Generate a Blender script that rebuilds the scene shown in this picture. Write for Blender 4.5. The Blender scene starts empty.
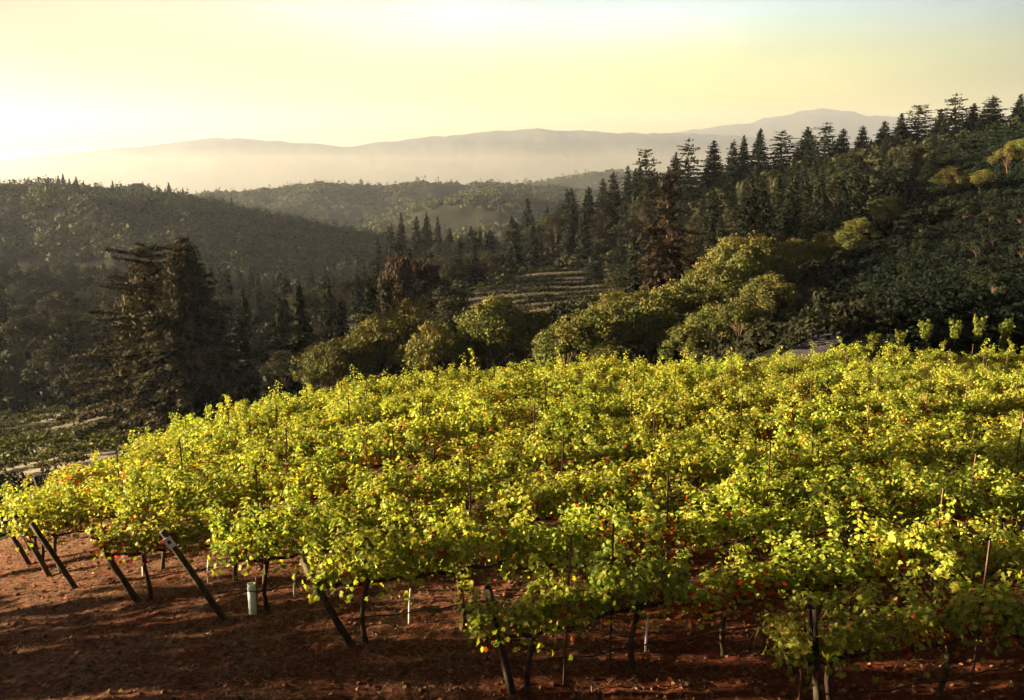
import bpy, math, random
import numpy as np

# ------------------------------------------------------------------ camera, sky, sun, exposure
R = math.radians
scene = bpy.context.scene
COL = scene.collection
PITCH = R(11.2)
FPX = 887.0
SP, CP = math.sin(PITCH), math.cos(PITCH)
SUN_AZ, SUN_EL = R(-88), R(8.0)

cam_data = bpy.data.cameras.new("camera")
cam = bpy.data.objects.new("camera", cam_data)
COL.objects.link(cam)
scene.camera = cam
cam_data.sensor_width = 36.0
cam_data.lens = 36.0 * FPX / 1024.0
cam_data.clip_start, cam_data.clip_end = 0.1, 40000.0
cam.location = (0, 0, 0)
cam.rotation_euler = (R(90) - PITCH, 0, 0)

world = bpy.data.worlds.new("World")
scene.world = world
world.use_nodes = True
wn, wl = world.node_tree.nodes, world.node_tree.links
sky = wn.new("ShaderNodeTexSky")
sky.sky_type = "NISHITA"
sky.sun_disc = False
sky.sun_elevation, sky.sun_rotation = SUN_EL, SUN_AZ
sky.altitude = 300.0
sky.air_density, sky.dust_density, sky.ozone_density = 1.0, 4.0, 1.0
# thin evening haze veil in the sky: pale cream higher up, yellow towards the horizon
tc = wn.new("ShaderNodeTexCoord")
sep = wn.new("ShaderNodeSeparateXYZ")
wl.new(tc.outputs["Generated"], sep.inputs[0])
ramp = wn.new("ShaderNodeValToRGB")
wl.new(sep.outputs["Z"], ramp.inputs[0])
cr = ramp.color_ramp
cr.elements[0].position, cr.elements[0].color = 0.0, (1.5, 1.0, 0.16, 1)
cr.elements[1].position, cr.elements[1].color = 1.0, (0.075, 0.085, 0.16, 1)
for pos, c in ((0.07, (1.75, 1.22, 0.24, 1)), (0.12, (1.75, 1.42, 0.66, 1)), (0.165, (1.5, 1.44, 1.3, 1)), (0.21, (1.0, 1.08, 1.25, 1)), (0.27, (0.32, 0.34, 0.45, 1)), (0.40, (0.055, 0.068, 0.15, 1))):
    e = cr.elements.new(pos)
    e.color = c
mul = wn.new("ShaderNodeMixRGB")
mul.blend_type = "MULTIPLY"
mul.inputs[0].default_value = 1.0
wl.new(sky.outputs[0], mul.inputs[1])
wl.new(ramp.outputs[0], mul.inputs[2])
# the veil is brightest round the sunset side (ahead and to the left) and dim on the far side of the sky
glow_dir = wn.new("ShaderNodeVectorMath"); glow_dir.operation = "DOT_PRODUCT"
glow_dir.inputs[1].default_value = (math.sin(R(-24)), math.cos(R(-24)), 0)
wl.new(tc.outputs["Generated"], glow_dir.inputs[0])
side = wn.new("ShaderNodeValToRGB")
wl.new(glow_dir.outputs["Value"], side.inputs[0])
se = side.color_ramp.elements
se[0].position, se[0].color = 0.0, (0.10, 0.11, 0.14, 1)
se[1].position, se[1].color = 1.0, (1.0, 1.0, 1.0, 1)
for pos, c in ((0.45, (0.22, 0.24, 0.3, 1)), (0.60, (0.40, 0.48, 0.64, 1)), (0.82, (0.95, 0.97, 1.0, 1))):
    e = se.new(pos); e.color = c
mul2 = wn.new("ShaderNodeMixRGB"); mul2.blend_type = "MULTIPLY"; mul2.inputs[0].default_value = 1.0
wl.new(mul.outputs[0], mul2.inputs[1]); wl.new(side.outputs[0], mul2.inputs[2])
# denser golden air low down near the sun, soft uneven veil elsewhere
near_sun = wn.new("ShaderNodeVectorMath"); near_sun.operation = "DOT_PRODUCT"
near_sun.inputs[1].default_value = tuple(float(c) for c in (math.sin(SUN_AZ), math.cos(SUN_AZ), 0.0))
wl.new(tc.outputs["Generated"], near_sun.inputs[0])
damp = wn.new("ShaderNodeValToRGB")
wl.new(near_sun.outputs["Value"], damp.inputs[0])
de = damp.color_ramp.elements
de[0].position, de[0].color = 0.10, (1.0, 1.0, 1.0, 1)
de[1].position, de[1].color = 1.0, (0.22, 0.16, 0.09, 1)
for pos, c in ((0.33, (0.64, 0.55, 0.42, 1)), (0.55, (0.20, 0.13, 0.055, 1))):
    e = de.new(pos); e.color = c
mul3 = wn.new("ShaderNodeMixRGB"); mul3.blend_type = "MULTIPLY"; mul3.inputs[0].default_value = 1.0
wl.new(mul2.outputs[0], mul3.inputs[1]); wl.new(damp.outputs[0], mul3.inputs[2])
mpv = wn.new("ShaderNodeMapping"); mpv.inputs["Scale"].default_value = (1.2, 1.2, 5.0)
wl.new(tc.outputs["Generated"], mpv.inputs[0])
veil = wn.new("ShaderNodeTexNoise"); veil.inputs["Scale"].default_value = 2.2; veil.inputs["Detail"].default_value = 5
wl.new(mpv.outputs[0], veil.inputs["Vector"])
vr = wn.new("ShaderNodeMapRange"); vr.inputs[1].default_value, vr.inputs[2].default_value = 0.3, 0.7
vr.inputs[3].default_value, vr.inputs[4].default_value = 0.60, 0.92
wl.new(veil.outputs[0], vr.inputs[0])
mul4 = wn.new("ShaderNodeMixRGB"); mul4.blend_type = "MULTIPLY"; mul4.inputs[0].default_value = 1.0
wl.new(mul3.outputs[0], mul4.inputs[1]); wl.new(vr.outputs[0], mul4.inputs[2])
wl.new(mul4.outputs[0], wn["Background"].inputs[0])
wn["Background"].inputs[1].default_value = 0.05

sun_data = bpy.data.lights.new("sun", "SUN")
sun_data.energy = 5.0
sun_data.angle = R(0.5)
sun_data.color = (1.0, 0.76, 0.42)
sun = bpy.data.objects.new("sun", sun_data)
COL.objects.link(sun)
sun.rotation_euler = (R(90) - SUN_EL, 0, math.pi - SUN_AZ)
SUN_DIR = np.array([math.sin(SUN_AZ) * math.cos(SUN_EL), math.cos(SUN_AZ) * math.cos(SUN_EL), math.sin(SUN_EL)])

vs = scene.view_settings
vs.view_transform, vs.look, vs.exposure, vs.gamma = "Standard", "None", 3.3, 1.0
vs.use_curve_mapping = False
cy = scene.cycles
cy.max_bounces, cy.diffuse_bounces, cy.glossy_bounces = 4, 1, 1
cy.transmission_bounces, cy.volume_bounces, cy.transparent_max_bounces = 3, 0, 8
cy.use_denoising = True
cy.sample_clamp_indirect = 4.0
cy.use_adaptive_sampling = True
cy.adaptive_threshold = 0.02

rng = np.random.default_rng(11)
random.seed(5)

# ------------------------------------------------------------------ helpers
def slope_of(py):
    dy = -(py - 350.0) / FPX
    return (-SP + dy * CP) / (CP + dy * SP)

def u_of(px, py):
    return ((px - 512.0) / FPX) / (CP - (py - 350.0) / FPX * SP)

def pix_of(x, y, z):
    d = y * CP - z * SP
    return 512 + x / d * FPX, 350 - (y * SP + z * CP) / d * FPX

_tab = np.random.default_rng(3).random((256, 256))
def vnoise(x, y):
    xi, yi = np.floor(x).astype(int), np.floor(y).astype(int)
    fx, fy = x - xi, y - yi
    fx, fy = fx * fx * (3 - 2 * fx), fy * fy * (3 - 2 * fy)
    a, b = _tab[xi % 256, yi % 256], _tab[(xi + 1) % 256, yi % 256]
    c, d = _tab[xi % 256, (yi + 1) % 256], _tab[(xi + 1) % 256, (yi + 1) % 256]
    return (a * (1 - fx) + b * fx) * (1 - fy) + (c * (1 - fx) + d * fx) * fy * 1.0

def fbm(x, y, octv=4):
    s, a, t = 0.0, 0.5, 0.0
    for k in range(octv):
        s = s + a * (vnoise(x * 2 ** k + 17.3 * k, y * 2 ** k + 9.1 * k) - 0.5)
        t += a
        a *= 0.5
    return s / t * 2

def smooth(a, b, x):
    t = np.clip((x - a) / (b - a), 0, 1)
    return t * t * (3 - 2 * t)

def new_mesh(name, verts, faces, mats, colors=None, smooth_shade=False, attr="Col"):
    """faces: (n,3) or (n,4) array"""
    verts, faces = np.asarray(verts, float), np.asarray(faces, int)
    me = bpy.data.meshes.new(name)
    k = faces.shape[1]
    me.vertices.add(len(verts))
    me.vertices.foreach_set("co", verts.ravel())
    me.loops.add(faces.size)
    me.loops.foreach_set("vertex_index", faces.ravel())
    me.polygons.add(len(faces))
    me.polygons.foreach_set("loop_start", np.arange(len(faces)) * k)
    me.polygons.foreach_set("use_smooth", np.full(len(faces), smooth_shade))
    me.update(calc_edges=True)
    if colors is not None:
        a = me.color_attributes.new(attr, "FLOAT_COLOR", "POINT")
        c = np.ones((len(verts), 4))
        c[:, :3] = colors
        a.data.foreach_set("color", c.ravel())
    for m in (mats if isinstance(mats, (list, tuple)) else [mats]):
        me.materials.append(m)
    return me

def link(name, me, parent=None, loc=None):
    o = bpy.data.objects.new(name, me)
    COL.objects.link(o)
    if parent is not None:
        o.parent = parent
    if loc is not None:
        o.location = loc
    return o

def tag(o, label=None, cat=None, group=None, kind=None):
    if label: o["label"] = label
    if cat: o["category"] = cat
    if group: o["group"] = group
    if kind: o["kind"] = kind
    return o

def empty(name, loc, rz=0.0):
    o = bpy.data.objects.new(name, None)
    COL.objects.link(o)
    o.location = loc
    o.rotation_euler = (0, 0, rz)
    o.empty_display_size = 0.2
    return o

class Geo:
    """collects quads/tris (as tris) into one mesh"""
    def __init__(self):
        self.v, self.f, self.c, self.n = [], [], [], 0
    def add(self, v, f, c=None):
        v = np.asarray(v, float)
        f = np.asarray(f, int)
        if f.shape[1] == 4:
            f = np.vstack([f[:, [0, 1, 2]], f[:, [0, 2, 3]]])
        self.v.append(v)
        self.f.append(f + self.n)
        self.c.append(np.broadcast_to(np.asarray((1, 1, 1) if c is None else c, float), (len(v), 3)))
        self.n += len(v)
    def tube(self, pts, radii, sides=6, c=None, cap=True):
        pts = np.asarray(pts, float)
        radii = np.broadcast_to(np.asarray(radii, float), (len(pts),))
        d = np.gradient(pts, axis=0)
        d /= np.linalg.norm(d, axis=1, keepdims=True) + 1e-9
        ref = np.array([0.31, 0.95, 0.05]) if abs(d[:, 1]).mean() < 0.8 else np.array([1.0, 0.1, 0.1])
        a = np.cross(d, ref)
        a /= np.linalg.norm(a, axis=1, keepdims=True) + 1e-9
        b = np.cross(d, a)
        th = np.arange(sides) / sides * 2 * math.pi
        v = pts[:, None] + radii[:, None, None] * (np.cos(th)[None, :, None] * a[:, None] + np.sin(th)[None, :, None] * b[:, None])
        v = v.reshape(-1, 3)
        f = []
        for i in range(len(pts) - 1):
            for j in range(sides):
                j2 = (j + 1) % sides
                f.append((i * sides + j, i * sides + j2, (i + 1) * sides + j2, (i + 1) * sides + j))
        f = np.array(f)
        f = np.vstack([f[:, [0, 1, 2]], f[:, [0, 2, 3]]])
        if cap:
            base = len(v)
            v = np.vstack([v, pts[:1], pts[-1:]])
            l0 = (len(pts) - 1) * sides
            ex = [(base, (j + 1) % sides, j) for j in range(sides)] + [(base + 1, l0 + j, l0 + (j + 1) % sides) for j in range(sides)]
            f = np.vstack([f, ex])
        self.add(v, f, c)
    def box(self, x0, x1, y0, y1, z0, z1, c=None):
        v = [(x, y, z) for z in (z0, z1) for y in (y0, y1) for x in (x0, x1)]
        f = [(0, 2, 3, 1), (4, 5, 7, 6), (0, 1, 5, 4), (2, 6, 7, 3), (0, 4, 6, 2), (1, 3, 7, 5)]
        self.add(v, f, c)
    def mesh(self, name, mat, smooth_shade=False):
        return new_mesh(name, np.vstack(self.v), np.vstack(self.f), mat, np.vstack(self.c), smooth_shade)

def frames(normal, spin):
    """rotation matrices whose z is normal, spun by spin. returns (n,3,3) with columns x,y,z"""
    z = normal / (np.linalg.norm(normal, axis=1, keepdims=True) + 1e-9)
    ref = np.where(np.abs(z[:, 2:3]) > 0.95, np.array([[1.0, 0, 0]]), np.array([[0, 0, 1.0]]))
    x = np.cross(ref, z)
    x /= np.linalg.norm(x, axis=1, keepdims=True) + 1e-9
    y = np.cross(z, x)
    c, s = np.cos(spin)[:, None], np.sin(spin)[:, None]
    return np.stack([x * c + y * s, -x * s + y * c, z], axis=2)

def scatter(tv, tf, pos, rot, size, col):
    """template verts/faces copied n times into arrays"""
    n, k = len(pos), len(tv)
    size = np.broadcast_to(np.asarray(size, float), (n,))
    v = np.einsum("nij,kj->nki", rot, tv) * size[:, None, None] + pos[:, None]
    f = tf[None] + (np.arange(n) * k)[:, None, None]
    c = np.repeat(np.broadcast_to(col, (n, 3)), k, axis=0)
    return v.reshape(-1, 3), f.reshape(-1, tf.shape[1]), c

ONES = ("first second third fourth fifth sixth seventh eighth ninth tenth eleventh twelfth thirteenth fourteenth fifteenth "
        "sixteenth seventeenth eighteenth nineteenth").split()
TENS = {2: ("twentieth", "twenty"), 3: ("thirtieth", "thirty"), 4: ("fortieth", "forty"), 5: ("fiftieth", "fifty"),
        6: ("sixtieth", "sixty"), 7: ("seventieth", "seventy"), 8: ("eightieth", "eighty"), 9: ("ninetieth", "ninety")}
def ordinal(n):
    if n < 20: return ONES[n - 1]
    if n < 100:
        t, o = divmod(n, 10)
        return TENS[t][0] if o == 0 else TENS[t][1] + "-" + ONES[o - 1]
    return "hundred-and-" + ordinal(n - 100) if n > 100 else "hundredth"

# ------------------------------------------------------------------ materials
def mat_new(name):
    m = bpy.data.materials.new(name)
    m.use_nodes = True
    nt = m.node_tree
    return m, nt.nodes, nt.links, nt.nodes["Principled BSDF"]

def leaf_material(name, translucent=0.4, rough=0.5, spec=0.3, vary=0.12, tint=(1.0, 1.0, 0.6)):
    m, n, l, p = mat_new(name)
    at = n.new("ShaderNodeAttribute"); at.attribute_name = "Col"
    oi = n.new("ShaderNodeObjectInfo")
    hsv = n.new("ShaderNodeHueSaturation")
    mr = n.new("ShaderNodeMapRange")
    mr.inputs[3].default_value, mr.inputs[4].default_value = 1 - vary * 2, 1 + vary * 2
    l.new(oi.outputs["Random"], mr.inputs[0])
    mr2 = n.new("ShaderNodeMapRange")
    mr2.inputs[3].default_value, mr2.inputs[4].default_value = 0.5 - vary * 0.12, 0.5 + vary * 0.12
    ma = n.new("ShaderNodeMath"); ma.operation = "FRACT"
    mb = n.new("ShaderNodeMath"); mb.operation = "MULTIPLY"; mb.inputs[1].default_value = 7.31
    l.new(oi.outputs["Random"], mb.inputs[0]); l.new(mb.outputs[0], ma.inputs[0]); l.new(ma.outputs[0], mr2.inputs[0])
    l.new(mr2.outputs[0], hsv.inputs["Hue"]); l.new(mr.outputs[0], hsv.inputs["Value"])
    l.new(at.outputs["Color"], hsv.inputs["Color"])
    l.new(hsv.outputs[0], p.inputs["Base Color"])
    p.inputs["Roughness"].default_value = rough
    p.inputs["Specular IOR Level"].default_value = spec
    tr = n.new("ShaderNodeBsdfTranslucent")
    mt = n.new("ShaderNodeMixRGB"); mt.blend_type = "MULTIPLY"; mt.inputs[0].default_value = 1.0
    mt.inputs[2].default_value = (*tint, 1)
    l.new(hsv.outputs[0], mt.inputs[1]); l.new(mt.outputs[0], tr.inputs[0])
    mx = n.new("ShaderNodeMixShader"); mx.inputs[0].default_value = translucent
    l.new(p.outputs[0], mx.inputs[1]); l.new(tr.outputs[0], mx.inputs[2])
    l.new(mx.outputs[0], n["Material Output"].inputs["Surface"])
    return m

def noise_material(name, c1, c2, scale=4.0, rough=0.85, bump=0.3, spec=0.2, stretch=(1, 1, 1), dist=0.02):
    m, n, l, p = mat_new(name)
    tc = n.new("ShaderNodeTexCoord")
    mp = n.new("ShaderNodeMapping"); mp.inputs["Scale"].default_value = stretch
    l.new(tc.outputs["Object"], mp.inputs[0])
    nz = n.new("ShaderNodeTexNoise"); nz.inputs["Scale"].default_value = scale; nz.inputs["Detail"].default_value = 6
    l.new(mp.outputs[0], nz.inputs["Vector"])
    rp = n.new("ShaderNodeValToRGB")
    rp.color_ramp.elements[0].position, rp.color_ramp.elements[0].color = 0.35, (*c1, 1)
    rp.color_ramp.elements[1].position, rp.color_ramp.elements[1].color = 0.65, (*c2, 1)
    l.new(nz.outputs[0], rp.inputs[0]); l.new(rp.outputs[0], p.inputs["Base Color"])
    p.inputs["Roughness"].default_value = rough
    p.inputs["Specular IOR Level"].default_value = spec
    if bump:
        b = n.new("ShaderNodeBump"); b.inputs["Strength"].default_value = bump; b.inputs["Distance"].default_value = dist
        l.new(nz.outputs[0], b.inputs["Height"]); l.new(b.outputs[0], p.inputs["Normal"])
    return m

M_VINE = leaf_material("vine_leaf", 0.48, 0.5, 0.22, 0.10, (1.15, 1.12, 0.5))
M_OAK = leaf_material("oak_leaf", 0.22, 0.65, 0.08, 0.15, (1.1, 1.0, 0.5))
M_NEEDLE = leaf_material("needle", 0.15, 0.75, 0.06, 0.18, (1.1, 0.9, 0.5))
M_FAR = leaf_material("far_foliage", 0.15, 0.8, 0.1, 0.0)
M_BARK = noise_material("bark", (0.035, 0.025, 0.018), (0.10, 0.07, 0.05), 12, 0.9, 0.6, 0.1, (1, 1, 0.25))
M_VBARK = noise_material("vine_bark", (0.03, 0.02, 0.014), (0.09, 0.06, 0.042), 30, 0.9, 0.7, 0.1, (1, 1, 0.2))
M_POST = noise_material("weathered_post_wood", (0.03, 0.023, 0.018), (0.085, 0.064, 0.05), 18, 0.85, 0.5, 0.15, (1, 1, 0.12))
M_STEEL = noise_material("rusty_steel", (0.05, 0.025, 0.015), (0.14, 0.07, 0.04), 40, 0.7, 0.2, 0.4)
M_WHITE = noise_material("white_plastic", (0.66, 0.68, 0.66), (0.8, 0.8, 0.78), 20, 0.5, 0.1, 0.4)
M_TUBE = noise_material("grow_tube_plastic", (0.55, 0.66, 0.62), (0.68, 0.76, 0.7), 9, 0.45, 0.1, 0.4)
M_BLACK = noise_material("black_rubber", (0.012, 0.012, 0.012), (0.03, 0.028, 0.026), 15, 0.6, 0.1, 0.3)
M_DARKMARK = noise_material("printed_mark", (0.02, 0.02, 0.02), (0.04, 0.04, 0.04), 15, 0.6, 0, 0.3)
M_WALL = noise_material("pale_stucco", (0.34, 0.31, 0.27), (0.42, 0.38, 0.33), 3, 0.9, 0.2, 0.2)
M_ROOF = noise_material("brown_roof", (0.08, 0.055, 0.045), (0.14, 0.10, 0.08), 6, 0.85, 0.4, 0.2)
M_GLASS = noise_material("dark_window", (0.02, 0.025, 0.03), (0.05, 0.055, 0.06), 3, 0.1, 0, 0.5)
M_DOOR = noise_material("painted_door", (0.10, 0.07, 0.05), (0.15, 0.11, 0.08), 6, 0.7, 0.1, 0.3)

def ground_material():
    m, n, l, p = mat_new("ground_soil")
    at = n.new("ShaderNodeAttribute"); at.attribute_name = "zone"
    sp = n.new("ShaderNodeSeparateColor"); l.new(at.outputs["Color"], sp.inputs[0])
    tc = n.new("ShaderNodeTexCoord")
    def noise(scale, detail=8, rough=0.6):
        z = n.new("ShaderNodeTexNoise"); z.inputs["Scale"].default_value = scale
        z.inputs["Detail"].default_value = detail; z.inputs["Roughness"].default_value = rough
        l.new(tc.outputs["Object"], z.inputs["Vector"]); return z
    def ramp(src, stops):
        r = n.new("ShaderNodeValToRGB")
        while len(r.color_ramp.elements) < len(stops): r.color_ramp.elements.new(0.5)
        for e, (pos, c) in zip(r.color_ramp.elements, stops): e.position, e.color = pos, (*c, 1)
        l.new(src, r.inputs[0]); return r.outputs[0]
    def mix(f, a, b):
        x = n.new("ShaderNodeMixRGB"); l.new(f, x.inputs[0]); l.new(a, x.inputs[1]); l.new(b, x.inputs[2]); return x.outputs[0]
    n1, n2, n3 = noise(0.9), noise(11.0, 10, 0.7), noise(0.05, 6)
    soil = ramp(n2.outputs[0], [(0.3, (0.028, 0.008, 0.005)), (0.52, (0.095, 0.025, 0.011)), (0.72, (0.26, 0.08, 0.032))])
    straw = ramp(n2.outputs[0], [(0.3, (0.035, 0.014, 0.010)), (0.52, (0.115, 0.052, 0.032)), (0.70, (0.32, 0.20, 0.14))])
    sm = ramp(n1.outputs[0], [(0.32, (0, 0, 0)), (0.58, (1, 1, 1))])
    mulch = n.new("ShaderNodeMath"); mulch.operation = "MULTIPLY"
    a2 = n.new("ShaderNodeSeparateColor"); l.new(sm, a2.inputs[0])
    l.new(a2.outputs[0], mulch.inputs[0]); l.new(at.outputs["Alpha"], mulch.inputs[1])
    near = mix(mulch.outputs[0], soil, straw)
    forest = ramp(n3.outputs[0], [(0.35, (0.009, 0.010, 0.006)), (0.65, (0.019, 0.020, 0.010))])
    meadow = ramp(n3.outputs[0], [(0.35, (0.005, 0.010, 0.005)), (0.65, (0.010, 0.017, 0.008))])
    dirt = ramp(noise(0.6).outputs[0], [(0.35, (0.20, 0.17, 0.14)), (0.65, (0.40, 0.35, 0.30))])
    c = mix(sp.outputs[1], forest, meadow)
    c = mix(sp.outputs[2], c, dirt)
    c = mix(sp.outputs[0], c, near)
    l.new(c, p.inputs["Base Color"])
    p.inputs["Roughness"].default_value = 0.95
    p.inputs["Specular IOR Level"].default_value = 0.1
    b = n.new("ShaderNodeBump"); b.inputs["Strength"].default_value = 0.8; b.inputs["Distance"].default_value = 0.06
    l.new(n2.outputs[0], b.inputs["Height"]); l.new(b.outputs[0], p.inputs["Normal"])
    return m
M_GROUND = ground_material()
M_HILL = noise_material("wooded_hillside", (0.02, 0.024, 0.012), (0.05, 0.05, 0.025), 0.02, 0.95, 0, 0.1)
M_ROAD = noise_material("dirt_road", (0.035, 0.032, 0.045), (0.07, 0.064, 0.085), 1.5, 0.95, 0.3, 0.1)

# ------------------------------------------------------------------ terrain
KNOLL = np.array([(14, 5), (-4, 7), (-9, 12), (-14.5, 19.5), (-18, 24), (-15.5, 28), (-11.5, 32), (-6, 35), (1.5, 36.5), (8, 39), (17, 43.5),
                  (26, 46), (45, 52), (60, 54), (60, 5)], float)
PATCH_L = np.array([(-52, 66), (-62, 78), (-78, 114), (-47, 114), (-36, 90), (-34, 66)], float)
PATCH_T = np.array([(-10, 146), (-9, 172), (2, 193), (30, 193), (30, 152), (16, 146)], float)
MEADOW = np.array([(20, 48), (26, 70), (34, 95), (47, 120), (64, 150), (90, 190), (140, 190), (220, 120), (200, 40), (62, 40), (50, 54), (30, 48)], float)

def sd_poly(x, y, P):
    """signed distance, positive inside"""
    x, y = np.asarray(x, float), np.asarray(y, float)
    d = np.full(x.shape, 1e9)
    ins = np.zeros(x.shape, bool)
    for i in range(len(P)):
        a, b = P[i], P[(i + 1) % len(P)]
        e = b - a
        t = np.clip(((x - a[0]) * e[0] + (y - a[1]) * e[1]) / (e @ e), 0, 1)
        d = np.minimum(d, np.hypot(x - a[0] - t * e[0], y - a[1] - t * e[1]))
        c = (a[1] > y) != (b[1] > y)
        with np.errstate(divide="ignore", invalid="ignore"):
            xi = (b[0] - a[0]) * (y - a[1]) / (b[1] - a[1] + 1e-12) + a[0]
        ins ^= c & (x < xi)
    return np.where(ins, d, -d)

def h_knoll(x, y):
    return -5.07 - 0.113 * y - 0.012 * np.minimum(x, 0) ** 2 - 0.0022 * np.maximum(x - 6, 0) ** 2 * (x < 60)

CTRL = [(-24, 22, -15), (-24, 34, -16.5), (-15, 46, -17), (-6, 42, -12.8), (1.5, 43.5, -12.4), (8, 46.5, -12.2), (-12.5, 38, -13.6), (-35, 90, -27),
        (-51, 100, -30), (-58, 80, -26.5), (-66, 110, -31), (-45, 84, -26.5), (-30, 60, -22), (0, 52, -15), (0, 70, -18), (10, 60, -15.5),
        (20, 90, -17.5), (18.7, 110, -19), (15, 80, -17), (0, 90, -20), (5, 110, -22), (5, 150, -22.7), (5, 190, -21), (25, 170, -20.8), (-8, 170, -22.5),
        (-20, 150, -27), (30, 150, -19), (28, 195, -18.5), (15, 46.6, -9.75), (19, 49, -9.1), (32, 53, -9.8), (26, 50, -9.7), (24, 57, -8.9), (28, 62, -8.8), (49, 100, -8.0),
        (74, 130, -3.6), (45, 60, -9), (60, 80, -6.5), (112, 200, 10.0), (67, 210, 1.5), (90, 205, 5.8), (46, 220, -4.5), (30, 250, -12),
        (15, 280, -19), (-11, 300, -27), (-40, 320, -32), (35, 100, -12), (36, 130, -11), (40, 160, -10.5), (55, 160, -5), (60, 180, -2),
        (130, 180, 14), (150, 120, 6), (100, 90, 0), (112, 260, -2), (67, 280, -12), (46, 300, -24), (30, 330, -34), (0, 380, -44), (-40, 400, -50),
        (-84, 180, -32), (-144, 250, -36), (-60, 140, -31.5), (-100, 120, -29), (-90, 250, -40), (-40, 220, -37), (-20, 250, -36), (-60, 320, -45),
        (-150, 350, -33), (-200, 300, -28), (-80, 60, -24), (-60, 30, -21), (-100, 0, -20), (-120, 160, -30), (60, 20, -11), (62, -20, -8),
        (0, 0, -1.75), (2, 3, -3.3), (-3, 3, -3.4), (0, 6, -5.1), (8, 5, -4.9), (-8, 5, -5.2), (-14, 8, -6.9), (-22, 12, -10), (-32, 5, -11), (0, -20, 0.5), (-30, -20, -7), (0, -60, 2), (150, 0, -4),
        (25, -10, -3)]
gx, gy = np.meshgrid(np.arange(-18, 61, 4.0), np.arange(8, 55, 4.0))
gx, gy = gx.ravel(), gy.ravel()
keep = sd_poly(gx, gy, KNOLL) > 0.3
gx, gy = gx[keep], gy[keep]
CT = np.vstack([np.array(CTRL, float), np.stack([gx, gy, h_knoll(gx, gy)], 1)])
_K = np.sqrt(((CT[:, None, :2] - CT[None, :, :2]) ** 2).sum(-1) + 9.0)
_W = np.linalg.solve(np.block([[_K, np.ones((len(CT), 1))], [np.ones((1, len(CT))), np.zeros((1, 1))]]), np.append(CT[:, 2], 0))

def h_local(x, y):
    x, y = np.asarray(x, float).ravel(), np.asarray(y, float).ravel()
    out = np.empty(len(x))
    for s in range(0, len(x), 20000):
        xs, ys = x[s:s + 20000, None], y[s:s + 20000, None]
        out[s:s + 20000] = np.sqrt((xs - CT[None, :, 0]) ** 2 + (ys - CT[None, :, 1]) ** 2 + 9.0) @ _W[:-1] + _W[-1]
    return out

# ridges: crest line in (pixel x, pixel y) as seen, at plane distance Y0, with front and back slope lengths
RIDGES = [
    ("left", 620.0, 330.0, 380.0, 9.0, [(-900, 190), (-300, 176), (0, 177), (40, 174), (85, 178), (130, 181), (165, 185), (205, 192), (260, 205), (330, 222), (390, 238), (440, 256), (520, 285)]),
    ("spur", 1000.0, 260.0, 260.0, 8.0, [(330, 240), (380, 215), (430, 199), (484, 187), (530, 194), (580, 204), (650, 220), (800, 240)]),
    ("second", 1450.0, 380.0, 420.0, 8.0, [(-100, 235), (120, 205), (205, 191), (260, 187), (320, 180), (380, 183), (430, 179), (500, 180), (540, 184), (600, 187), (700, 195), (1100, 200)]),
    ("third", 2300.0, 600.0, 600.0, 8.0, [(200, 215), (460, 190), (520, 182), (560, 176), (612, 169), (650, 172), (700, 178), (900, 185)]),
    ("range", 7600.0, 2300.0, 1700.0, 0.0, [(-1500, 175), (-300, 165), (0, 162), (50, 155), (100, 152), (150, 146), (190, 142), (215, 139), (240, 140), (300, 143), (345, 147), (400, 140), (430, 137), (480, 133), (520, 130), (560, 131), (620, 133), (680, 134), (740, 137), (800, 141), (1100, 152), (2500, 170)]),
    ("peak", 9800.0, 2000.0, 1100.0, 0.0, [(-300, 170), (500, 150), (640, 140), (690, 130), (740, 124), (770, 117), (800, 111), (820, 108), (845, 110), (870, 116), (900, 118), (1024, 124), (1600, 150)]),
]

def h_far(x, y):
    r = np.hypot(x, y)
    base = -52 - 60 * smooth(500, 1800, r) - 40 * smooth(1800, 3500, r)
    out = base + 6 * fbm(x / 180.0, y / 180.0, 3)
    yy = np.maximum(y, 0.25 * r)
    u = x / yy
    for name, Y0, fw, bw, crown, pts in RIDGES:
        pts = np.array(pts, float)
        us = np.array([u_of(a, b) for a, b in pts])
        zs = np.array([slope_of(b) for a, b in pts]) * Y0 - crown
        zc = np.interp(u, us, zs)
        wob = 0.06 * Y0 * fbm(u * 9.0 + Y0, r * 0 + 2.2, 3)
        t = np.where(yy < Y0, (Y0 + 0 * wob - yy) / fw, (yy - Y0) / bw)
        prof = np.where(t < 1, 0.5 + 0.5 * np.cos(math.pi * np.clip(t, 0, 1)), 0)
        spur = 1 + 0.45 * fbm(u * 15.0 + Y0 + yy / fw * 0.9, yy / (0.22 * fw), 5) * np.clip(t * 2, 0, 1) * (t < 1)
        jag = fbm(u * 70 + Y0 * 0.37, yy / Y0 * 30, 4) * 0.0022 * Y0 * (1 - np.clip(t, 0, 1))
        out = np.maximum(out, base + (zc - base) * np.clip(prof * spur, 0, 1) + jag)
    return out

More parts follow.
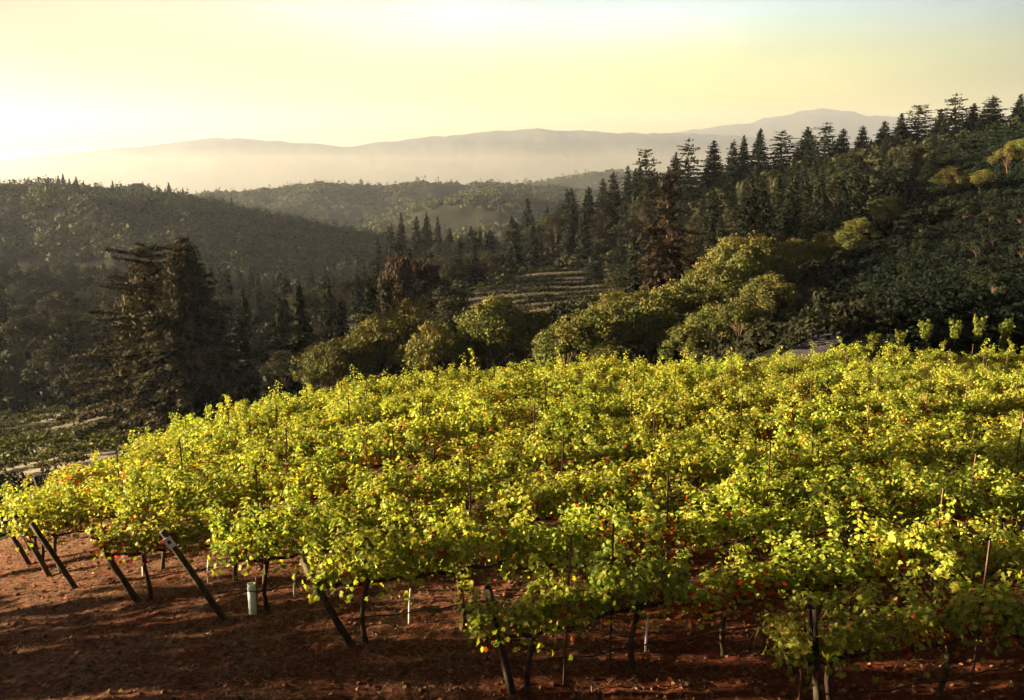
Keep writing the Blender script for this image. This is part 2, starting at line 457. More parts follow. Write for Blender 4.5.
def H(x, y):
    x, y = np.atleast_1d(np.asarray(x, float)), np.atleast_1d(np.asarray(y, float))
    shp = np.broadcast(x, y).shape
    x, y = np.broadcast_to(x, shp).ravel(), np.broadcast_to(y, shp).ravel()
    r = np.hypot(x, y)
    w = smooth(300, 430, r)
    a = np.where(r < 440, 0.0, 0.0)
    m = r < 440
    if m.any():
        a[m] = h_local(x[m], y[m])
    m2 = r > 290
    b = np.zeros(len(x))
    if m2.any():
        b[m2] = h_far(x[m2], y[m2])
    z = a * (1 - w) + b * w
    kn = sd_poly(x, y, KNOLL)
    z = z + (0.04 * fbm(x * 1.3, y * 1.3, 3) + 0.05 * fbm(x * 3.7 + 5, y * 3.7, 3)) * (r < 60) + 0.5 * fbm(x / 14, y / 14, 3) * smooth(2, -12, kn) * (r > 12)
    return z.reshape(shp)

def H1(x, y):
    return float(H(x, y)[0])

def build_ground():
    az = np.concatenate([np.arange(-180, -54, 3.0), np.arange(-54, 40, 0.17), np.arange(40, 180, 3.0)])
    az = np.radians(az)
    rs = [0.0, 0.8]
    while rs[-1] < 11000:
        rs.append(rs[-1] + max(0.14, rs[-1] * 0.0135))
    rs = np.array(rs[1:])
    A, RR = np.meshgrid(az, rs)
    X, Y = RR * np.sin(A), RR * np.cos(A)
    x, y = X.ravel(), Y.ravel()
    z = H(x, y)
    v = np.vstack([np.stack([x, y, z], 1), [[0, 0, H1(0, 0)]]])
    na, nr = len(az), len(rs)
    i, j = np.meshgrid(np.arange(nr - 1), np.arange(na), indexing="ij")
    j2 = (j + 1) % na
    f = np.stack([i * na + j, i * na + j2, (i + 1) * na + j2, (i + 1) * na + j], -1).reshape(-1, 4)[:, ::-1]
    fan = np.array([(len(v) - 1, (k + 1) % na, k, k) for k in range(na)])
    kn = sd_poly(x, y, KNOLL)
    near = np.maximum(smooth(-2.5, 1.5, kn), (np.hypot(x, y) < 26) * smooth(24, 14, np.hypot(x + 2, y - 2)))
    zone = np.zeros((len(v), 4))
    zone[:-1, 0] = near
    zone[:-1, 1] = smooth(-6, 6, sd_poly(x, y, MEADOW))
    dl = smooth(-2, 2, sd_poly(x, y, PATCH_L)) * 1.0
    dt = smooth(-1, 2, sd_poly(x, y, PATCH_T)) * 0.25  # terrace dirt mixed in weakly: its shade is put into the colour
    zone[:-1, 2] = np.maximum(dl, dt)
    # mulch (dry straw) lies along the headland in front of the row ends
    zone[:-1, 3] = np.clip(smooth(3.0, -1.0, kn) + smooth(2.0, -4.0, x - 0.25 * (y - 9)), 0, 1)
    zone[-1] = (1, 0, 0, 1)
    me = bpy.data.meshes.new("ground")
    tri_f = [tuple(q) for q in f] 
    me.vertices.add(len(v)); me.vertices.foreach_set("co", v.ravel())
    loops = np.concatenate([f.ravel(), fan[:, :3].ravel()])
    me.loops.add(len(loops)); me.loops.foreach_set("vertex_index", loops)
    ls = np.concatenate([np.arange(len(f)) * 4, len(f) * 4 + np.arange(na) * 3])
    me.polygons.add(len(ls)); me.polygons.foreach_set("loop_start", ls)
    me.polygons.foreach_set("use_smooth", np.ones(len(ls), bool))
    me.update(calc_edges=True)
    a = me.color_attributes.new("zone", "FLOAT_COLOR", "POINT")
    a.data.foreach_set("color", zone.ravel())
    me.materials.append(M_GROUND)
    o = link("ground", me)
    tag(o, kind="structure")
build_ground()

# dirt road behind the vineyard, at the foot of the right hillside
def build_road():
    ctr = np.array([(9, 42.2), (14, 45.2), (17.3, 48.6), (21, 54), (20.2, 52.4)], float)
    t = np.linspace(0, len(ctr) - 1, 120)
    cx, cyy = np.interp(t, np.arange(len(ctr)), ctr[:, 0]), np.interp(t, np.arange(len(ctr)), ctr[:, 1])
    tx, ty = np.gradient(cx), np.gradient(cyy)
    L = np.hypot(tx, ty)
    nx, ny = -ty / L, tx / L
    offs = np.linspace(-0.95, 0.95, 9)
    V = []
    for k in range(len(t)):
        for o_ in offs:
            px, py = cx[k] + nx[k] * o_, cyy[k] + ny[k] * o_
            V.append((px, py))
    V = np.array(V)
    z = H(V[:, 0], V[:, 1]) + 0.10
    f = [(a * 9 + b, a * 9 + b + 1, (a + 1) * 9 + b + 1, (a + 1) * 9 + b) for a in range(len(t) - 1) for b in range(8)]
    me = new_mesh("road", np.column_stack([V, z]), np.array(f)[:, ::-1], M_ROAD, smooth_shade=True)
    tag(link("road", me), kind="structure")
build_road()

# ------------------------------------------------------------------ evening haze (one closed box of air)
def build_haze():
    g = Geo()
    g.box(-11400, 11400, -11400, 11400, -200, 730)
    m = bpy.data.materials.new("haze_air"); m.use_nodes = True
    n, l = m.node_tree.nodes, m.node_tree.links
    n.remove(n["Principled BSDF"])
    v = n.new("ShaderNodeVolumePrincipled")
    v.inputs["Color"].default_value = (0.60, 0.69, 0.93, 1)
    v.inputs["Density"].default_value = 0.85e-4
    v.inputs["Anisotropy"].default_value = 0.3
    l.new(v.outputs[0], n["Material Output"].inputs["Volume"])
    tag(link("haze", g.mesh("haze", m)), kind="stuff")
build_haze()

def build_mist():
    g = Geo()
    g.box(-6500, 6500, 2800, 5200, -185, 95)
    m = bpy.data.materials.new("mist_air"); m.use_nodes = True
    n, l = m.node_tree.nodes, m.node_tree.links
    n.remove(n["Principled BSDF"])
    v = n.new("ShaderNodeVolumePrincipled")
    v.inputs["Color"].default_value = (0.95, 0.94, 0.94, 1)
    v.inputs["Density"].default_value = 1.1e-4
    v.inputs["Anisotropy"].default_value = 0.5
    l.new(v.outputs[0], n["Material Output"].inputs["Volume"])
    tag(link("valley_mist", g.mesh("valley_mist", m)), "pale evening mist lying in the far valley before the mountains", "mist", kind="stuff")
build_mist()

# ------------------------------------------------------------------ far woods (masses of crowns)
TRI_T = np.array([(-0.5, -0.35, 0), (0.5, -0.35, 0), (0.0, 0.65, 0.0)])
TRI_F = np.array([(0, 1, 2)])

def crown_cloud(cx, cyy, cz, rad, hgt, nf, size, base_col, r_):
    """leafy faces spread over many crown ellipsoids at once; arrays of crowns"""
    n = len(cx)
    d = r_.normal(size=(n, nf, 3))
    d /= np.linalg.norm(d, axis=2, keepdims=True)
    d[:, :, 2] = np.abs(d[:, :, 2]) * 1.0 - 0.15
    s = r_.uniform(0.72, 1.08, (n, nf, 1))
    P = d * s
    P[:, :, :2] *= rad[:, None, None]
    P[:, :, 2] *= hgt[:, None]
    P += np.stack([cx, cyy, cz], 1)[:, None]
    nrm = d + r_.normal(size=d.shape) * 0.45
    nrm = nrm.reshape(-1, 3)
    rot = frames(nrm, r_.uniform(0, 6.28, len(nrm)))
    sz = np.repeat(size * rad, nf) * r_.uniform(0.7, 1.4, n * nf)
    cc = np.repeat(base_col, nf, axis=0) * r_.uniform(0.8, 1.2, (n * nf, 1))
    return scatter(TRI_T, TRI_F, P.reshape(-1, 3), rot, sz, cc)

def wood(name, label, n, yr, pxr, rad, nf, hgt_k=1.0, size=0.55, keepf=None, seed=1, conif=0.15, tone=(0.046, 0.050, 0.021)):
    r_ = np.random.default_rng(seed)
    Y = np.sqrt(r_.uniform(yr[0] ** 2, yr[1] ** 2, n))
    px = r_.uniform(pxr[0], pxr[1], n)
    u = (px - 512) / FPX / 0.99
    X = u * Y
    if keepf is not None:
        k = keepf(X, Y, r_)
        X, Y = X[k], Y[k]
    Z = H(X, Y)
    n = len(X)
    rr = r_.uniform(rad[0], rad[1], n)
    con = r_.random(n) < conif
    hh = rr * hgt_k * np.where(con, 2.3, 1.0) * r_.uniform(0.8, 1.25, n)
    rr = np.where(con, rr * 0.6, rr)
    tone_ = r_.uniform(0.65, 1.35, (n, 1))
    tone_ = tone_ * np.clip(1 + 0.7 * fbm(X / 55.0, Y / 55.0, 3), 0.4, 1.8)[:, None]
    col = np.where(con[:, None], (0.025, 0.036, 0.018), tone) * tone_
    v, f, c = crown_cloud(X, Y, Z + 0.25 * hh, rr, hh, nf, size, col, r_)
    o = link(name, new_mesh(name, v, f, M_FAR, c))
    tag(o, label, "woodland", kind="stuff")
    return o

def gaps(scale, thr, off=0.0):
    return lambda X, Y, r_: fbm(X / scale + off, Y / scale + off, 3) > thr

wood("hillside_woods", "dense oak woods covering the long left hillside below the house", 15000, (330, 740), (-160, 560), (1.7, 3.6), 22, 0.95, 0.62, gaps(45, -0.45), 2)
wood("valley_woods", "hazy woods on the low rounded hills in the middle distance", 9000, (760, 1560), (120, 760), (3.0, 5.8), 16, 0.85, 0.65, gaps(110, -0.28, 3), 3)
wood("far_valley_woods", "faint woods on the farthest low hill under the mountain haze", 3500, (1600, 2400), (150, 900), (5, 9), 12, 0.7, 0.7, gaps(200, -0.25, 7), 4)

def brush_ok(X, Y, r_):
    return (sd_poly(X, Y, PATCH_T) < -1.5) & (sd_poly(X, Y, PATCH_L) < -1.5) & (sd_poly(X, Y, KNOLL) < -6) & (sd_poly(X, Y, MEADOW) < 1) & (fbm(X / 9.0, Y / 9.0, 2) > -0.55)
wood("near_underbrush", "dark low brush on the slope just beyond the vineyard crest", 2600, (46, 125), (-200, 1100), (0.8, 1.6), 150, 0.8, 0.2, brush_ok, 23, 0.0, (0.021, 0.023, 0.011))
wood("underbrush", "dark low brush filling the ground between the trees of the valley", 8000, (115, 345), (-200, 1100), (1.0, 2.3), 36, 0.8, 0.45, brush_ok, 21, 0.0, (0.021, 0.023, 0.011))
def chap_ok(X, Y, r_):
    return (sd_poly(X, Y, MEADOW) > -1) & (fbm(X / 7.0, Y / 7.0, 3) > -0.9) & ((np.abs((Y - 48.6) - (X - 17.3) * 1.30) > 4.2) | (Y > 53))
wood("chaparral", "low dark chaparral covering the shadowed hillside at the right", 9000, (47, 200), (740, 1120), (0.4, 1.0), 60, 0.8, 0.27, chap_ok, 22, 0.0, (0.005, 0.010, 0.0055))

# ------------------------------------------------------------------ tree builders
def conifer_meshes(seed, h=18.0, rb=3.4, step=0.5, nb=6, facelen=0.55, droop=0.25, tone=(0.013, 0.018, 0.011), gap=0.12, power=0.85, layered=0.0, bare=0.08, dens=3, core=500):
    r_ = np.random.default_rng(seed)
    trunk = Geo()
    zs = np.linspace(-0.8, h * 0.97, 9)
    bend = np.stack([0.12 * np.sin(zs * 0.23 + seed), 0.12 * np.cos(zs * 0.31 + seed), zs], 1)
    trunk.tube(bend, np.linspace(0.028 * h * 0.62, 0.03, 9), 8)
    P, N, S, C = [], [], [], []
    z = h * bare
    while z < h * 0.985:
        t = z / h
        L0 = rb * (1 - t) ** power * (1 + 0.35 * math.sin(z * 1.9 + seed) * (0.4 + layered)) + 0.15
        if r_.random() < gap:
            z += step * r_.uniform(0.7, 1.2)
            continue
        a0 = r_.uniform(0, 6.28)
        k_n = max(3, int(nb * (0.6 + 0.4 * (1 - t))))
        for k in range(k_n):
            a = a0 + k / k_n * 6.28 + r_.normal() * 0.3
            L = L0 * r_.uniform(0.6, 1.12)
            nst = max(2, int(L / (facelen * 0.42)))
            q = np.linspace(0.12, 1.0, nst)
            dirv = np.array([math.cos(a), math.sin(a), 0])
            up = 0.25 * (t) + 0.05
            pz = z + r_.normal() * step * 0.35 + L * (up * q - droop * q ** 2 * (1.2 - t)) 
            base = dirv[None] * (L * q)[:, None]
            base[:, 2] = pz
            if L > 0.9:
                trunk.tube(np.vstack([[0, 0, z], base[len(base) // 2], base[-1]]), [0.035 + 0.006 * L, 0.02 + 0.004 * L, 0.008], 4, cap=False)
            for s_ in range(dens):
                side = np.array([-dirv[1], dirv[0], 0])
                wv = (r_.uniform(-1, 1, nst) * 0.22 * L * (1.05 - 0.75 * q))[:, None] * side[None]
                p = base + wv + r_.normal(size=(nst, 3)) * 0.06
                p[:, 2] -= np.abs(r_.normal(size=nst)) * 0.10
                nn = np.array([0, 0, 1.0])[None] + dirv[None] * 0.35 + r_.normal(size=(nst, 3)) * 0.42
                P.append(p); N.append(nn)
                S.append(facelen * r_.uniform(0.6, 1.25, nst) * (0.55 + 0.45 * (1 - t)))
                C.append(np.array(tone)[None] * r_.uniform(0.7, 1.35, (nst, 1)))
        z += step * r_.uniform(0.75, 1.25) * (1 + layered * 0.8)
    if core:
        zc = h * (bare + (0.95 - bare) * r_.beta(1.0, 1.7, core))
        rc = rb * (1 - zc / h) ** power * 0.72 * np.sqrt(r_.random(core))
        ac = r_.uniform(0, 6.28, core)
        P.append(np.stack([rc * np.cos(ac), rc * np.sin(ac), zc], 1)); N.append(r_.normal(size=(core, 3)) + np.array([0, 0, 0.6]))
        S.append(facelen * r_.uniform(0.8, 1.5, core)); C.append(np.array(tone)[None] * r_.uniform(0.6, 1.1, (core, 1)))
    nt = 14  # leader tip
    P.append(np.stack([r_.normal(size=nt) * 0.06, r_.normal(size=nt) * 0.06, h * r_.uniform(0.95, 1.0, nt)], 1))
    N.append(r_.normal(size=(nt, 3))); S.append(np.full(nt, facelen * 0.45)); C.append(np.tile(tone, (nt, 1)))
    P, N, S, C = np.vstack(P), np.vstack(N), np.concatenate(S), np.vstack(C)
    tv = np.array([(-0.26, -0.5, 0), (0.26, -0.45, 0), (0.16, 0.35, -0.06), (0.0, 0.6, -0.12)])
    tf = np.array([(0, 1, 2), (0, 2, 3)])
    v, f, c = scatter(tv, tf, P, frames(N, r_.uniform(0, 6.28, len(P))), S, C)
    return trunk.mesh("trunk", M_BARK), new_mesh("crown", v, f, M_NEEDLE, c)

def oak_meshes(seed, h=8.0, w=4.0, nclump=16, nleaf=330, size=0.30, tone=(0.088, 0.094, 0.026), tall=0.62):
    r_ = np.random.default_rng(seed)
    trunk = Geo()
    fork = np.array([r_.normal() * 0.25, r_.normal() * 0.25, h * 0.26])
    trunk.tube([(0, 0, -0.9), (0.05, 0.0, h * 0.1), fork], [0.055 * h * 0.55, 0.042 * h * 0.55, 0.035 * h * 0.55], 8)
    P, N, S, C = [], [], [], []
    for k in range(nclump):
        a = k * 2.399 + r_.normal() * 0.3
        rho = w * math.sqrt((k + 0.5) / nclump) * r_.uniform(0.62, 0.95)
        zc = h * (0.36 + tall * 0.85 * (1 - (rho / w) ** 2) * r_.uniform(0.55, 1.0) + 0.10 * r_.random())
        c = np.array([rho * math.cos(a), rho * math.sin(a), min(zc, h * 0.9)])
        rad = w * r_.uniform(0.17, 0.38)
        mid = (fork + c) / 2 + r_.normal(size=3) * 0.2 + np.array([0, 0, 0.2])
        trunk.tube([fork, mid, c], [0.02 * h * 0.55, 0.014 * h * 0.5, 0.03], 5, cap=False)
        d = r_.normal(size=(nleaf, 3))
        d /= np.linalg.norm(d, axis=1, keepdims=True)
        lump = 1 + 0.28 * np.sin(d[:, 0] * 5 + k) * np.cos(d[:, 1] * 4.3 - k) + 0.2 * np.sin(d[:, 2] * 7 + 2 * k)
        p = d * (rad * lump * r_.uniform(0.55, 1.08, nleaf) ** 0.6)[:, None] * np.array([1, 1, 0.78])
        P.append(p + c)
        N.append(d + r_.normal(size=d.shape) * 0.55)
        S.append(size * r_.uniform(0.6, 1.35, nleaf))
        C.append(np.array(tone)[None] * r_.uniform(0.72, 1.3, (nleaf, 1)) * np.array([r_.uniform(0.85, 1.2), 1, 1])[None])
    P, N, S, C = np.vstack(P), np.vstack(N), np.concatenate(S), np.vstack(C)
    tv = np.array([(-0.34, -0.4, 0), (0.34, -0.34, 0.05), (0.3, 0.3, -0.05), (-0.1, 0.55, 0.03)])
    tf = np.array([(0, 1, 2), (0, 2, 3)])
    v, f, c = scatter(tv, tf, P, frames(N, r_.uniform(0, 6.28, len(P))), S, C)
    return trunk.mesh("trunk", M_BARK), new_mesh("crown", v, f, M_OAK, c)

PLACED = []   # (kind key, px, root)
def put(name, meshes, x, y, scale, rz, cat, z=None, sz=1.0):
    root = empty(name, (x, y, H1(x, y) if z is None else z), rz)
    root.scale = (scale, scale, scale * sz)
    link("trunk", meshes[0], root)
    link("crown", meshes[1], root)
    root["category"] = cat
    return root

FIRS = [conifer_meshes(20 + k, h=18, rb=(4.2, 4.8, 5.2, 3.8, 4.6)[k], gap=(0.05, 0.1, 0.06, 0.12, 0.14)[k], facelen=0.85, dens=5, nb=7, power=(0.8, 0.7, 0.75, 0.85, 0.65)[k]) for k in range(5)]
PINES = [conifer_meshes(30 + k, h=18, rb=(5.0, 5.8)[k], gap=0.28, facelen=0.9, dens=6, nb=6, power=(0.5, 0.42)[k], layered=0.9, core=250) for k in range(2)]
FIRS_SMALL = [conifer_meshes(40 + k, h=14, rb=(3.4, 3.8, 3.0)[k], step=0.6, nb=7, facelen=1.0, dens=4, gap=0.05) for k in range(3)]
BROWN = [conifer_meshes(50 + k, h=18, rb=(5.2, 4.4)[k], tone=(0.036, 0.026, 0.015), layered=0.5, power=0.55, gap=0.08, droop=0.35, dens=6, facelen=0.7, nb=8) for k in range(2)]
OAKS = [oak_meshes(60 + k, h=(8, 7, 9, 8)[k], w=(4.2, 3.8, 4.0, 4.8)[k], nclump=(26, 22, 28, 30)[k], nleaf=440, size=0.22) for k in range(4)]
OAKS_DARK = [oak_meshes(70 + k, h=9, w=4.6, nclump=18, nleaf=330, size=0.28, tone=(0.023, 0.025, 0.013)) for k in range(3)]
SHRUBS = [oak_meshes(80 + k, h=2.6, w=1.7, nclump=9, nleaf=170, size=0.2, tone=(0.013, 0.018, 0.009), tall=0.5) for k in range(2)]

def label_run(items, fmt, group):
    """items: list of root; sorted from the left of the view, each gets an ordinal"""
    items.sort(key=lambda o: o.location.x / o.location.y)
    for k, o in enumerate(items):
        o["label"] = fmt.format(ordinal(k + 1))
        o["group"] = group

# the two big redwoods on the left
RW_A = conifer_meshes(101, h=22.5, rb=8.0, step=0.42, nb=12, facelen=0.58, droop=0.3, tone=(0.036, 0.032, 0.017), power=0.78, gap=0.02, dens=13, bare=0.03, core=11000)
RW_B = conifer_meshes(102, h=21.5, rb=7.2, step=0.55, nb=9, facelen=0.56, droop=0.12, tone=(0.058, 0.052, 0.021), power=0.42, gap=0.06, layered=0.9, dens=20, bare=0.04, core=7000)
def at_pix(px, py, Y):
    return u_of(px, py) * Y, Y
x, y = at_pix(186, 300, 88)
o = put("redwood", RW_A, x, y, 1.0, 0.4, "tree")
zt = slope_of(234) * 88
o.scale = (1, 1, (zt - o.location.z) / 22.5)
o["label"] = "tall dark conical redwood, taller of the pair left of the vineyard crest"
x, y = at_pix(150, 300, 91)
o = put("redwood", RW_B, x, y, 1.0, 2.2, "tree")
zt = slope_of(243) * 91
o.scale = (1, 1, (zt - o.location.z) / 21.5)
o["label"] = "broad redwood with layered sunlit boughs, left and flatter-topped of the pair"

# skyline firs on the right ridge: (pixel x, top pixel y, distance, width factor)
SKY = [(1012, 108, 196, .8), (988, 95, 197, 1.15), (968, 104, 200, .8), (953, 93, 199, 1.15), (936, 109, 201, .8), (915, 105, 204, 1.2), (898, 113, 203, 1.0), (880, 123, 206, 1.0),
       (858, 134, 208, .7), (838, 133, 209, .8), (822, 122, 207, 1.2), (805, 127, 210, 1.1), (780, 131, 212, 1.15), (757, 128, 211, 1.2), (742, 135, 214, .9), (729, 139, 212, .8), (712, 140, 216, 1.1),
       (688, 138, 215, 1.25), (672, 152, 219, .9), (648, 149, 217, 1.2), (634, 168, 225, .8), (627, 165, 222, .9), (613, 170, 230, 1.0), (603, 178, 238, .9), (588, 197, 246, 1.1),
       (572, 188, 255, 1.0), (562, 200, 262, .9), (546, 205, 270, .9), (529, 198, 280, 1.1), (515, 222, 285, .8)]
firs = []
for k, (px, pt, Y, wf) in enumerate(SKY):
    x, y = at_pix(px, pt + 60, Y)
    z = H1(x, y)
    h = slope_of(pt) * Y - z
    h = max(h, 7.0)
    o = put("fir_tree", (FIRS + PINES)[(k * 4) % 7], x, y, 1.0, rng.uniform(0, 6.28), "tree")
    o.rotation_euler = (rng.normal() * 0.03, rng.normal() * 0.03, o.rotation_euler[2])
    o.scale = (0.86 * wf, 0.86 * wf, h / 18.0)
    firs.append(o)
label_run(firs, "dark fir on the right ridge skyline, {} from the left", "firs along the right ridge skyline")

# big reddish conifer standing before the ridge
x, y = at_pix(664, 300, 108)
o = put("conifer", BROWN[0], x, y, 1.0, 1.0, "tree")
o.scale = (1.0, 1.0, (slope_of(166) * 108 - o.location.z) / 18.0)
o["label"] = "large reddish brown conifer rising above the sunlit oaks right of the terraced vineyard"

# rounded reddish conifer left of the terraces
its = []
for k, (px, pt, Y, w) in enumerate([(398, 251, 120, 0.78), (424, 257, 124, 0.7)]):
    x, y = at_pix(px, 300, Y)
    o = put("broadleaf_tree", oak_meshes(91 + k, h=11, w=3.6, nclump=34, nleaf=230, size=0.34, tone=(0.030, 0.021, 0.013), tall=0.85), x, y, 1.0, k * 2.0, "tree")
    o.scale = (w, w, (slope_of(pt) * Y - o.location.z) / 11.4)
    its.append(o)
label_run(its, "tall reddish brown tree left of the terraced vineyard, {} of the pair", "reddish pair left of the terraces")

# reddish slender conifers on the dark right hillside
SL = [(755, 168, 150, .55), (710, 212, 128, .6), (735, 232, 118, .6), (782, 196, 140, .6), (800, 205, 132, .7), (823, 180, 150, .6), (838, 172, 152, .7), (857, 195, 140, .6), (890, 170, 150, .6),
      (912, 148, 160, .6), (926, 160, 155, .5), (690, 220, 132, .6), (620, 228, 170, .7), (595, 240, 176, .7)]
its = []
for k, (px, pt, Y, wf) in enumerate(SL):
    x, y = at_pix(px, pt + 40, Y)
    o = put("conifer", (FIRS + BROWN)[(k * 3) % 7], x, y, 1.0, rng.uniform(0, 6.28), "tree")
    h = max(slope_of(pt) * Y - o.location.z, 5.0)
    o.scale = (wf * 0.8, wf * 0.8, h / 18.0)
    its.append(o)
label_run(its, "slender reddish conifer behind the sunlit oaks, {} from the left", "slender conifers below the ridge")

# sunlit oaks: (pixel x, top pixel y, distance, width scale)
OK = [(404, 296, 86, 1.0), (432, 306, 80, .9), (372, 322, 82, .8), (340, 334, 80, .8), (318, 340, 84, .7), (468, 312, 84, .8), (496, 300, 82, 1.0), (520, 304, 84, .9),
      (568, 312, 70, .8), (590, 316, 72, .6), (604, 306, 78, .8), (632, 284, 84, 1.0), (652, 296, 80, .9), (612, 334, 66, .55), (672, 286, 86, .9), (694, 282, 86, .95), (712, 308, 74, .9), (690, 326, 66, .6),
      (735, 240, 98, 1.05), (716, 258, 94, .9), (755, 232, 104, 1.1), (772, 244, 100, .8), (768, 276, 84, .7), (800, 236, 108, .7), (827, 232, 108, .75), (858, 218, 116, .7), (880, 206, 122, .65), (846, 236, 106, .5),
      (948, 172, 140, .75), (978, 176, 138, .7), (1005, 160, 146, .7), (1020, 150, 150, .8), (740, 318, 68, .5)]
its = []
for k, (px, pt, Y, wf) in enumerate(OK):
    x, y = at_pix(px, pt + 30, Y)
    o = put("oak_tree", OAKS[k % 4], x, y, 1.0, rng.uniform(0, 6.28), "tree")
    h = min(max(slope_of(pt) * Y - o.location.z, 4.6), 13)
    wf = min(wf, 1.15 * h / 8.4)
    o.scale = (wf, wf, h / 8.4)
    its.append(o)
label_run(its, "sunlit yellow-green oak behind the vineyard crest, {} from the left", "sunlit oaks behind the vineyard")

SHADE_OAK = oak_meshes(88, h=9, w=4.6, nclump=15, nleaf=110, size=0.34)
# unseen trees added just left of the view to shade the headland in front of the rows
its = []
for k, (x, y, s_) in enumerate([(-23.5, 9.0, 1.05), (-22.5, 5.5, 1.0), (-21.0, 12.6, 0.72), (-20.5, 15.2, 0.55), (-21.0, 19.2, 0.5)]):
    o = put("oak_tree", SHADE_OAK if k < 3 else OAKS[k % 4], x, y, s_, k * 1.7, "tree")
    its.append(o)
label_run(its, "broad oak added out of view for shade, {} from the left", "shade oaks added left of the vineyard headland")

# tall bare-trunked pines, unseen, added left of the view so their high crowns dapple the right-hand vines with shade
SHADE_PINES = [conifer_meshes(110 + k, h=21.4, rb=4.4, bare=0.68, power=0.5, gap=0.22, droop=0.1, facelen=0.8, dens=6, nb=7, layered=0.6, core=420) for k in range(2)]
its = []
for k, (x, y) in enumerate([(-26.0, 8.2), (-28.0, 11.5), (-27.0, 15.0), (-29.0, 18.5)]):
    its.append(put("shade_pine", SHADE_PINES[k % 2], x, y, 1.0, k * 1.9, "tree"))
label_run(its, "tall pine added out of view for shade, {} from the left", "shade pines added left of the vineyard")

# dark wood of the middle valley: single trees
def pick(n, yr, pxr, mind, test, seed):
    r_ = np.random.default_rng(seed)
    out = []
    tries = 0
    while len(out) < n and tries < 40000:
        tries += 1
        Y = math.sqrt(r_.uniform(yr[0] ** 2, yr[1] ** 2)); px = r_.uniform(*pxr)
        X = (px - 512) / FPX / 0.98 * Y
        if not test(X, Y): continue
        if any((X - a) ** 2 + (Y - b) ** 2 < mind ** 2 for a, b in out): continue
        out.append((X, Y))
    return out
def clear(X, Y):
    X, Y = np.array([X]), np.array([Y])
    px, py = pix_of(X[0], Y[0], -20)
    if 85 < px < 262 and Y[0] < 97: return False
    if sd_poly(X, Y, PATCH_T)[0] > -2.5 or sd_poly(X, Y, PATCH_L)[0] > -3 or sd_poly(X, Y, KNOLL)[0] > -14 or sd_poly(X, Y, MEADOW)[0] > -2: return False
    # keep the view over the terraces open
    px, py = pix_of(X[0], Y[0], 0)
    if 455 < px < 625 and 95 < Y[0] < 146: return False
    return True
r_ = np.random.default_rng(77)
a_, b_ = [], []
for X, Y in pick(230, (95, 325), (215, 660), 4.6, clear, 5):
    if r_.random() < 0.5:
        o = put("fir_tree", FIRS_SMALL[r_.integers(3)], X, Y, r_.uniform(0.6, 1.0), r_.uniform(0, 6.28), "tree"); a_.append(o)
    else:
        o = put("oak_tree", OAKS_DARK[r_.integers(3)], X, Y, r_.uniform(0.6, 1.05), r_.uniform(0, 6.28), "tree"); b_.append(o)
label_run(a_, "shaded dark fir in the middle valley, {} from the left", "firs in the shaded middle valley")
label_run(b_, "shaded dark broadleaf tree in the middle valley, {} from the left", "broadleaf trees in the shaded middle valley")
a_, b_ = [], []
for X, Y in pick(120, (75, 330), (-40, 215), 5.5, clear, 6):
    if r_.random() < 0.3:
        o = put("fir_tree", FIRS_SMALL[r_.integers(3)], X, Y, r_.uniform(0.45, 0.8), r_.uniform(0, 6.28), "tree"); a_.append(o)
    else:
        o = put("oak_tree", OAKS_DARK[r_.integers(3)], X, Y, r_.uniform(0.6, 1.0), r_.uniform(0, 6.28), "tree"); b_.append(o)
label_run(a_, "dim fir on the slope around the redwoods, {} from the left", "firs on the left slope")
label_run(b_, "dim rounded tree on the slope around the redwoods, {} from the left", "rounded trees on the left slope")
# conifer clump standing proud of the middle wood (left of centre)
its = []
for k, (px, pt, Y) in enumerate([(402, 212, 300), (417, 216, 305), (427, 212, 300), (438, 216, 310), (391, 222, 300), (450, 228, 300), (468, 234, 296), (490, 230, 290), (378, 236, 300)]):
    x, y = at_pix(px, 250, Y)
    o = put("fir_tree", FIRS[k % 5], x, y, 1.0, k * 1.3, "tree")
    h = max(slope_of(pt) * Y - o.location.z, 6)
    o.scale = (0.85, 0.85, h / 18)
    its.append(o)
label_run(its, "dark fir in the small clump standing against the hazy hill, {} from the left", "fir clump before the hazy hill")
# ridge infill wood under the skyline firs
its = []
def ridge_ok(X, Y):
    X, Y = np.array([X]), np.array([Y])
    return 120 < Y[0] < 215 and sd_poly(X, Y, MEADOW)[0] < 3 and sd_poly(X, Y, PATCH_T)[0] < -3
its, its2 = [], []
CREST = np.array([(560, 238), (620, 210), (700, 180), (800, 156), (900, 142), (1024, 122)], float)
for X, Y in pick(100, (115, 218), (640, 1030), 4.4, ridge_ok, 8):
    broad = r_.random() < 0.15
    sc = r_.uniform(0.35, 0.75)
    z0 = H1(X, Y)
    px = pix_of(X, Y, z0)[0]
    top = slope_of(np.interp(px, CREST[:, 0], CREST[:, 1]) + r_.uniform(0, 14)) * Y - z0
    hh = 9.0 if broad else 18.0
    sc = min(sc * (1.3 if broad else 1.0), max(top / hh, 0.2))
    if broad:
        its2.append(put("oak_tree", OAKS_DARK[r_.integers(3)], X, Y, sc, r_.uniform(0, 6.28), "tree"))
    else:
        its.append(put("fir_tree", (FIRS + PINES)[r_.integers(7)], X, Y, sc, r_.uniform(0, 6.28), "tree"))
label_run(its2, "shaded broadleaf tree on the wooded flank below the skyline, {} from the left", "broadleaf trees on the dark flank of the ridge")
label_run(its, "shaded fir on the wooded flank below the skyline, {} from the left", "firs on the dark flank of the ridge")
